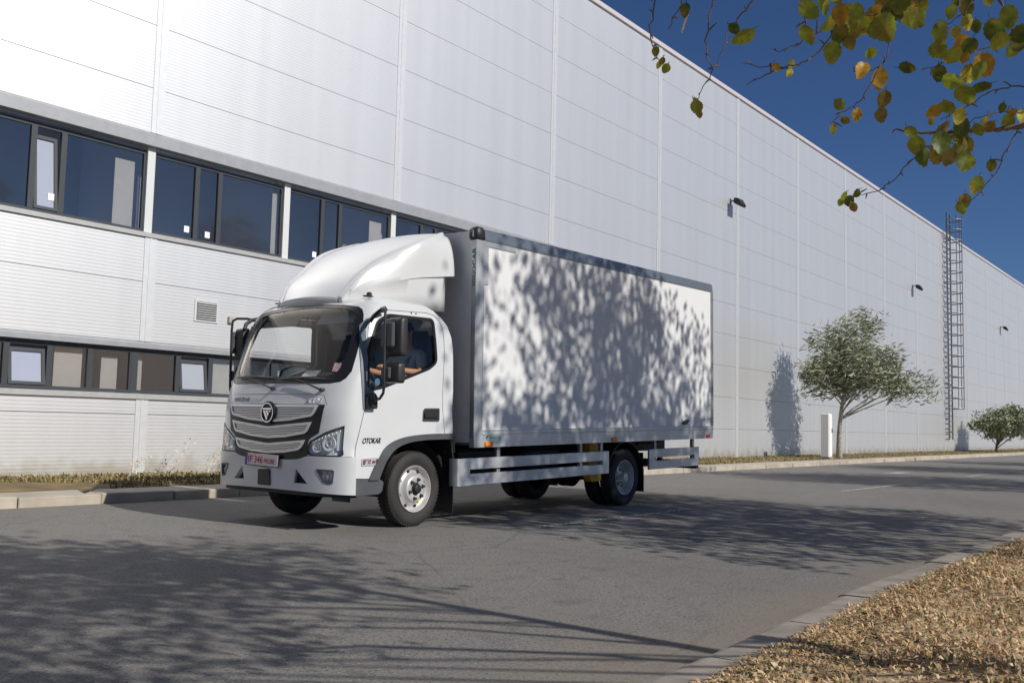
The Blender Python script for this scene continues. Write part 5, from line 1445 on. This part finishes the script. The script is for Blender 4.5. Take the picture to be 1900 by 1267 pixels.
# ---- low twigs of the nearest tree that hang into the view
TWIGS = [
    ([(-4.138, -6.470, 2.029), (-4.202, -6.350, 2.003), (-4.229, -6.281, 1.998), (-4.267, -6.198, 1.995), (-4.296, -6.127, 1.994), (-4.316, -6.069, 1.999), (-4.335, -6.013, 2.014)], [0.0120, 0.0100, 0.0090, 0.0080, 0.0060, 0.0050, 0.0030]),
    ([(-4.233, -6.191, 2.005), (-4.261, -6.118, 1.977), (-4.277, -6.058, 1.935), (-4.283, -6.010, 1.888), (-4.285, -5.969, 1.850), (-4.295, -5.921, 1.833), (-4.300, -5.880, 1.828)], [0.0045, 0.0040, 0.0036, 0.0031, 0.0026, 0.0022, 0.0017]),
    ([(-4.237, -6.442, 2.048), (-4.277, -6.365, 2.100), (-4.294, -6.310, 2.098), (-4.300, -6.267, 2.086), (-4.315, -6.209, 2.052), (-4.336, -6.145, 2.021)], [0.0045, 0.0039, 0.0034, 0.0028, 0.0023, 0.0017]),
    ([(-3.913, -6.436, 2.159), (-3.977, -6.314, 2.117), (-4.013, -6.233, 2.116), (-4.037, -6.165, 2.091), (-4.046, -6.117, 2.062)], [0.0045, 0.0038, 0.0031, 0.0024, 0.0017]),
    ([(-4.283, -6.454, 2.275), (-4.311, -6.380, 2.246), (-4.339, -6.306, 2.221), (-4.355, -6.250, 2.208), (-4.376, -6.187, 2.189), (-4.384, -6.143, 2.176), (-4.385, -6.108, 2.169)], [0.0045, 0.0040, 0.0036, 0.0031, 0.0026, 0.0022, 0.0017]),
    ([(-4.350, -6.178, 2.487), (-4.385, -6.092, 2.436), (-4.389, -6.044, 2.370), (-4.382, -6.009, 2.286), (-4.366, -5.988, 2.226), (-4.370, -5.947, 2.204), (-4.381, -5.900, 2.208)], [0.0045, 0.0040, 0.0036, 0.0031, 0.0026, 0.0022, 0.0017]),
    ([(-4.462, -6.016, 2.189), (-4.463, -5.971, 2.114), (-4.462, -5.934, 2.079), (-4.470, -5.887, 2.048), (-4.469, -5.853, 2.027)], [0.0045, 0.0038, 0.0031, 0.0024, 0.0017]),
    ([(-4.523, -6.217, 2.391), (-4.561, -6.122, 2.312), (-4.605, -6.028, 2.287), (-4.642, -5.946, 2.273), (-4.676, -5.862, 2.228), (-4.684, -5.815, 2.206), (-4.694, -5.769, 2.202)], [0.0045, 0.0040, 0.0036, 0.0031, 0.0026, 0.0022, 0.0017]),
    ([(-4.868, -6.022, 2.174), (-4.877, -5.967, 2.098), (-4.883, -5.923, 2.075), (-4.894, -5.874, 2.068), (-4.907, -5.825, 2.073), (-4.931, -5.764, 2.089)], [0.0045, 0.0039, 0.0034, 0.0028, 0.0023, 0.0017]),
    ([(-4.957, -5.900, 2.043), (-4.968, -5.851, 2.026), (-4.979, -5.801, 2.007)], [0.0045, 0.0031, 0.0017]),
    ([(-4.973, -5.708, 2.335), (-4.958, -5.682, 2.237), (-4.940, -5.660, 2.153), (-4.906, -5.664, 2.099), (-4.900, -5.633, 2.059), (-4.889, -5.610, 2.026)], [0.0045, 0.0039, 0.0034, 0.0028, 0.0023, 0.0017]),
    ([(-5.043, -5.867, 2.265), (-5.033, -5.840, 2.216), (-5.031, -5.804, 2.174), (-5.032, -5.762, 2.115), (-5.021, -5.733, 2.049)], [0.0045, 0.0038, 0.0031, 0.0024, 0.0017]),
    ([(-5.152, -5.708, 2.265), (-5.140, -5.682, 2.202), (-5.137, -5.645, 2.144)], [0.0045, 0.0031, 0.0017]),
    ([(-5.291, -5.699, 2.214), (-5.276, -5.679, 2.167), (-5.260, -5.658, 2.106), (-5.235, -5.651, 2.065), (-5.201, -5.658, 2.030)], [0.0045, 0.0038, 0.0031, 0.0024, 0.0017]),
    ([(-4.092, -6.332, 2.035), (-4.088, -6.300, 2.003), (-4.080, -6.270, 1.949), (-4.076, -6.234, 1.886), (-4.076, -6.193, 1.838), (-4.075, -6.156, 1.799)], [0.0045, 0.0039, 0.0034, 0.0028, 0.0023, 0.0017]),
    ([(-4.427, -6.339, 2.299), (-4.438, -6.299, 2.354), (-4.450, -6.243, 2.299), (-4.455, -6.199, 2.267)], [0.0045, 0.0036, 0.0026, 0.0017]),
    ([(-4.810, -5.912, 2.171), (-4.805, -5.894, 2.240), (-4.799, -5.881, 2.325)], [0.0045, 0.0031, 0.0017]),
]
LEAVES = [
    (-5.035, -5.645, 2.200, 0.027, 2),
    (-5.213, -5.736, 2.150, 0.018, 0),
    (-5.111, -5.852, 2.090, 0.032, 1),
    (-5.123, -5.830, 2.110, 0.017, 0),
    (-4.983, -5.887, 2.036, 0.013, 2),
    (-4.771, -5.846, 2.122, 0.014, 3),
    (-4.699, -5.813, 2.126, 0.013, 3),
    (-5.006, -5.985, 2.163, 0.031, 1),
    (-4.978, -5.974, 2.115, 0.028, 1),
    (-4.864, -5.970, 2.234, 0.027, 1),
    (-4.998, -6.045, 2.041, 0.028, 1),
    (-4.788, -5.992, 2.176, 0.029, 0),
    (-4.906, -6.035, 2.177, 0.029, 2),
    (-4.859, -6.056, 2.196, 0.032, 1),
    (-4.610, -5.999, 2.252, 0.038, 1),
    (-4.768, -6.011, 2.150, 0.023, 4),
    (-4.798, -6.115, 2.159, 0.041, 1),
    (-4.693, -6.107, 2.244, 0.033, 0),
    (-4.594, -6.131, 2.258, 0.040, 1),
    (-4.411, -6.117, 2.357, 0.023, 1),
    (-4.934, -6.121, 2.041, 0.017, 1),
    (-4.683, -6.143, 2.077, 0.025, 0),
    (-4.483, -6.183, 2.240, 0.035, 1),
    (-4.590, -6.238, 2.249, 0.021, 1),
    (-4.442, -6.218, 2.242, 0.019, 3),
    (-4.589, -6.279, 2.208, 0.022, 3),
    (-4.556, -6.296, 2.204, 0.018, 0),
    (-4.256, -6.284, 2.299, 0.039, 0),
    (-4.175, -6.310, 2.364, 0.037, 1),
    (-4.379, -6.377, 2.211, 0.040, 0),
    (-4.177, -6.321, 2.258, 0.027, 1),
    (-4.515, -6.346, 2.164, 0.027, 1),
    (-4.641, -6.008, 2.113, 0.028, 2),
    (-4.423, -5.991, 2.156, 0.033, 2),
    (-4.519, -6.032, 2.056, 0.027, 4),
    (-4.745, -6.090, 1.936, 0.021, 4),
    (-4.723, -5.972, 1.990, 0.023, 1),
    (-4.611, -5.982, 1.992, 0.019, 2),
    (-4.797, -6.009, 1.921, 0.013, 0),
    (-4.807, -5.980, 1.899, 0.013, 3),
    (-4.466, -6.171, 2.193, 0.029, 1),
    (-4.426, -6.206, 2.185, 0.038, 1),
    (-4.609, -6.289, 2.130, 0.024, 0),
    (-4.349, -6.271, 2.166, 0.035, 2),
    (-4.139, -6.189, 2.229, 0.026, 2),
    (-4.355, -6.147, 2.162, 0.026, 0),
    (-4.501, -6.215, 2.079, 0.029, 1),
    (-4.210, -6.187, 2.138, 0.041, 1),
    (-4.093, -6.210, 2.185, 0.035, 0),
    (-4.567, -6.219, 1.984, 0.027, 1),
    (-4.330, -6.128, 2.055, 0.025, 2),
    (-4.470, -6.228, 1.982, 0.025, 3),
    (-4.368, -6.163, 1.980, 0.032, 4),
    (-4.595, -6.127, 1.919, 0.024, 1),
    (-4.364, -6.081, 1.948, 0.033, 1),
    (-4.650, -6.173, 1.829, 0.025, 0),
    (-4.221, -6.108, 1.954, 0.037, 4),
    (-4.453, -6.194, 1.872, 0.028, 4),
    (-4.193, -6.173, 1.963, 0.041, 1),
    (-4.291, -6.202, 1.893, 0.033, 1),
    (-4.193, -6.166, 1.999, 0.029, 1),
    (-4.355, -6.254, 1.968, 0.022, 1),
    (-4.304, -6.111, 2.031, 0.013, 3),
    (-4.456, -6.268, 1.779, 0.026, 1),
    (-4.263, -6.194, 1.780, 0.023, 4),
    (-4.286, -6.188, 1.754, 0.020, 1),
    (-4.297, -6.265, 2.011, 0.019, 3),
    (-4.184, -6.303, 2.029, 0.026, 1),
    (-3.997, -6.309, 2.096, 0.021, 3),
    (-4.229, -6.297, 2.061, 0.016, 0),
    (-4.623, -5.961, 1.736, 0.019, 0),
    (-4.776, -5.997, 1.716, 0.013, 1),
    (-4.626, -5.985, 1.755, 0.014, 0),
    (-4.846, -6.046, 1.665, 0.014, 4),
    (-4.735, -5.975, 1.709, 0.011, 1),
    (-5.246, -5.787, 1.874, 0.018, 1),
    (-5.153, -5.735, 1.923, 0.011, 0),
    (-5.012, -5.677, 1.937, 0.010, 4),
    (-5.221, -5.655, 2.054, 0.013, 1),
    (-5.242, -5.684, 2.015, 0.011, 0),
    (-5.211, -5.680, 2.006, 0.013, 1),
    (-5.085, -5.589, 2.075, 0.011, 3),
    (-4.538, -6.120, 2.286, 0.033, 2),
    (-4.854, -6.174, 2.199, 0.033, 0),
    (-4.872, -6.015, 2.247, 0.033, 1),
    (-4.631, -6.045, 2.224, 0.026, 1),
    (-4.715, -5.997, 2.220, 0.027, 1),
    (-4.438, -6.098, 2.380, 0.022, 1),
    (-4.849, -5.991, 2.189, 0.032, 1),
    (-4.649, -5.985, 2.242, 0.030, 4),
    (-4.596, -6.031, 2.280, 0.036, 2),
    (-4.466, -6.120, 2.373, 0.025, 4),
    (-4.521, -6.042, 2.356, 0.036, 4),
    (-4.765, -6.192, 2.181, 0.030, 1),
    (-4.345, -6.286, 1.858, 0.019, 0),
    (-4.598, -6.207, 1.876, 0.031, 0),
    (-4.336, -6.221, 2.357, 0.032, 0),
    (-4.337, -6.203, 1.987, 0.032, 0),
    (-4.382, -6.288, 1.964, 0.021, 4),
    (-4.165, -6.174, 1.975, 0.035, 4),
    (-4.523, -6.236, 2.300, 0.014, 0),
    (-4.583, -6.332, 2.256, 0.017, 1),
    (-4.477, -6.237, 2.200, 0.027, 2),
    (-4.611, -6.277, 2.099, 0.016, 2),
    (-4.330, -6.225, 2.148, 0.025, 3),
    (-4.293, -6.335, 2.022, 0.016, 2),
    (-4.605, -6.313, 2.059, 0.026, 1),
]
rel = Vector((-2.85, -8.7, .1))
tw = MB()
for pts, ws_ in TWIGS:
    P_ = [Vector(p)-rel for p in pts]; Q = []; Wq = []
    for i in range(len(P_)-1):      # smooth and slightly knobbly
        a, b_, c_, d_ = P_[max(0, i-1)], P_[i], P_[i+1], P_[min(len(P_)-1, i+2)]
        for k in range(4):
            f = k/4; Q.append(.5*((2*b_)+(c_-a)*f+(2*a-5*b_+4*c_-d_)*f*f+(-a+3*b_-3*c_+d_)*f**3)+Vector((rng.normal(), rng.normal(), rng.normal()))*.0025); Wq.append((ws_[i]*(1-f)+ws_[i+1]*f)*(.8 if ws_[0] > .006 else .6))
    Q.append(P_[-1]); Wq.append(ws_[-1]*.7)
    tw.tube(Q, Wq, 6)
    for i in range(3, len(Q), 3):   # buds and short spurs
        e = Q[i]+Vector((rng.normal(), rng.normal(), rng.normal()))*.014; tw.tube([Q[i], (Q[i]+e)/2+Vector((0, 0, .002)), e], [.0022, .0026, .0012], 5)
# a limb from the trunk out to the twigs
tw.tube([(0.02, 0, 2.0), (-.5, .7, 2.35), (-1.1, 1.45, 2.45), (-1.55, 2.1, 2.2), Vector(TWIGS[0][0][0])-rel], [.03, .024, .018, .014, .012], 8)
done = [Vector(TWIGS[0][0][0])-rel]
for t_ in (2, 5, 7, 10, 12, 3, 4, 11, 13, 15):
    e = Vector(TWIGS[t_][0][0])-rel
    if t_ in (2, 5, 7, 10, 12):
        s_ = Vector((-1.3, 1.75, 2.38)) if e.x > -2.2 else Vector((-1.0, 1.3, 2.9))
    else: s_ = min(done, key=lambda q: (q-e).length)
    tw.tube([s_, (s_+e)/2+Vector((0, 0, .12)), e], [.0045, .0035, .003], 6); done.append(e)
tw.tube([(0, 0, 2.6), (-.5, .6, 3.0), (-1.0, 1.3, 2.9)], [.025, .018, .010], 8)
tw.build('branch', bark, treeB, 60, fix=False)
lf = MB()
for x, y, z, r_, k in LEAVES:
    c_ = Vector((x, y, z))-rel; vdir = (Vector((x, y, z))-Vector(CAM)).normalized()
    nrm = (vdir*-1+Vector((rng.normal(), rng.normal(), rng.normal()))*.42).normalized()
    u = nrm.cross(Vector((rng.normal()*.4, rng.normal()*.4, 1))).normalized(); v = nrm.cross(u)
    n = 28; r_ *= .92; V_ = [c_]; wid = rng.uniform(.78, 1.0); fold = rng.uniform(.05, .4); curl = rng.uniform(-.25, .3)
    ks = [.55, 1.0]
    for q in ks:
        for j in range(n):
            a = 2*PI*j/n; rr = r_*q*(1+.05*(-1)**j*(q > .9))*(1+.30*max(0, math.sin(a))**9)
            X, Y_ = rr*math.cos(a)*wid, rr*math.sin(a)
            V_.append(c_+u*X+v*Y_+nrm*(fold*abs(X)+curl*Y_*Y_/r_+rng.normal()*.03*r_*q))
    lf.add(V_, [(0, 1+j, 1+(j+1) % n) for j in range(n)]+[(1+j, 1+n+j, 1+n+(j+1) % n, 1+(j+1) % n) for j in range(n)], k)
    tip = c_-v*r_*1.5+nrm*.004; base_ = c_-v*r_*.95
    lf.tube([base_, (base_+tip)/2+u*.003, tip], [.0012, .0010, .0010], 4, k)
hang = [mat('hanging_leaf_%s' % k, c, .5, noise=.35, nscale=45) for k, c in dict(dark=(.10, .14, .018), green=(.27, .31, .035), orange=(.50, .28, .03), yellow=(.58, .52, .07), olive=(.28, .20, .04)).items()]
for m_ in hang:
    nt = m_.node_tree; b = nt.nodes['Principled BSDF']; src = b.inputs['Base Color'].links[0].from_socket
    tc = nt.nodes.new('ShaderNodeTexCoord'); n_ = nt.nodes.new('ShaderNodeTexNoise'); n_.inputs['Scale'].default_value = 28; n_.inputs['Detail'].default_value = 5
    cr_ = nt.nodes.new('ShaderNodeValToRGB'); cr_.color_ramp.elements[0].position = .50; cr_.color_ramp.elements[0].color = (0, 0, 0, 1); cr_.color_ramp.elements[1].position = .64; cr_.color_ramp.elements[1].color = (.75, .75, .75, 1)
    mz = nt.nodes.new('ShaderNodeMix'); mz.data_type = 'RGBA'; mz.inputs['B'].default_value = (.30, .20, .04, 1)
    nt.links.new(tc.outputs['Object'], n_.inputs['Vector']); nt.links.new(n_.outputs['Fac'], cr_.inputs[0]); nt.links.new(cr_.outputs[0], mz.inputs['Factor']); nt.links.new(src, mz.inputs['A']); nt.links.new(mz.outputs['Result'], b.inputs['Base Color'])
    nt = m_.node_tree; b = nt.nodes['Principled BSDF']; out = nt.nodes['Material Output']
    tl = nt.nodes.new('ShaderNodeBsdfTranslucent'); mx = nt.nodes.new('ShaderNodeMixShader'); mx.inputs[0].default_value = .45
    nt.links.new(b.inputs['Base Color'].links[0].from_socket, tl.inputs[0]); nt.links.new(b.outputs[0], mx.inputs[1]); nt.links.new(tl.outputs[0], mx.inputs[2]); nt.links.new(mx.outputs[0], out.inputs[0])
lf.build('hanging_leaves', hang, treeB, 60, fix=False)
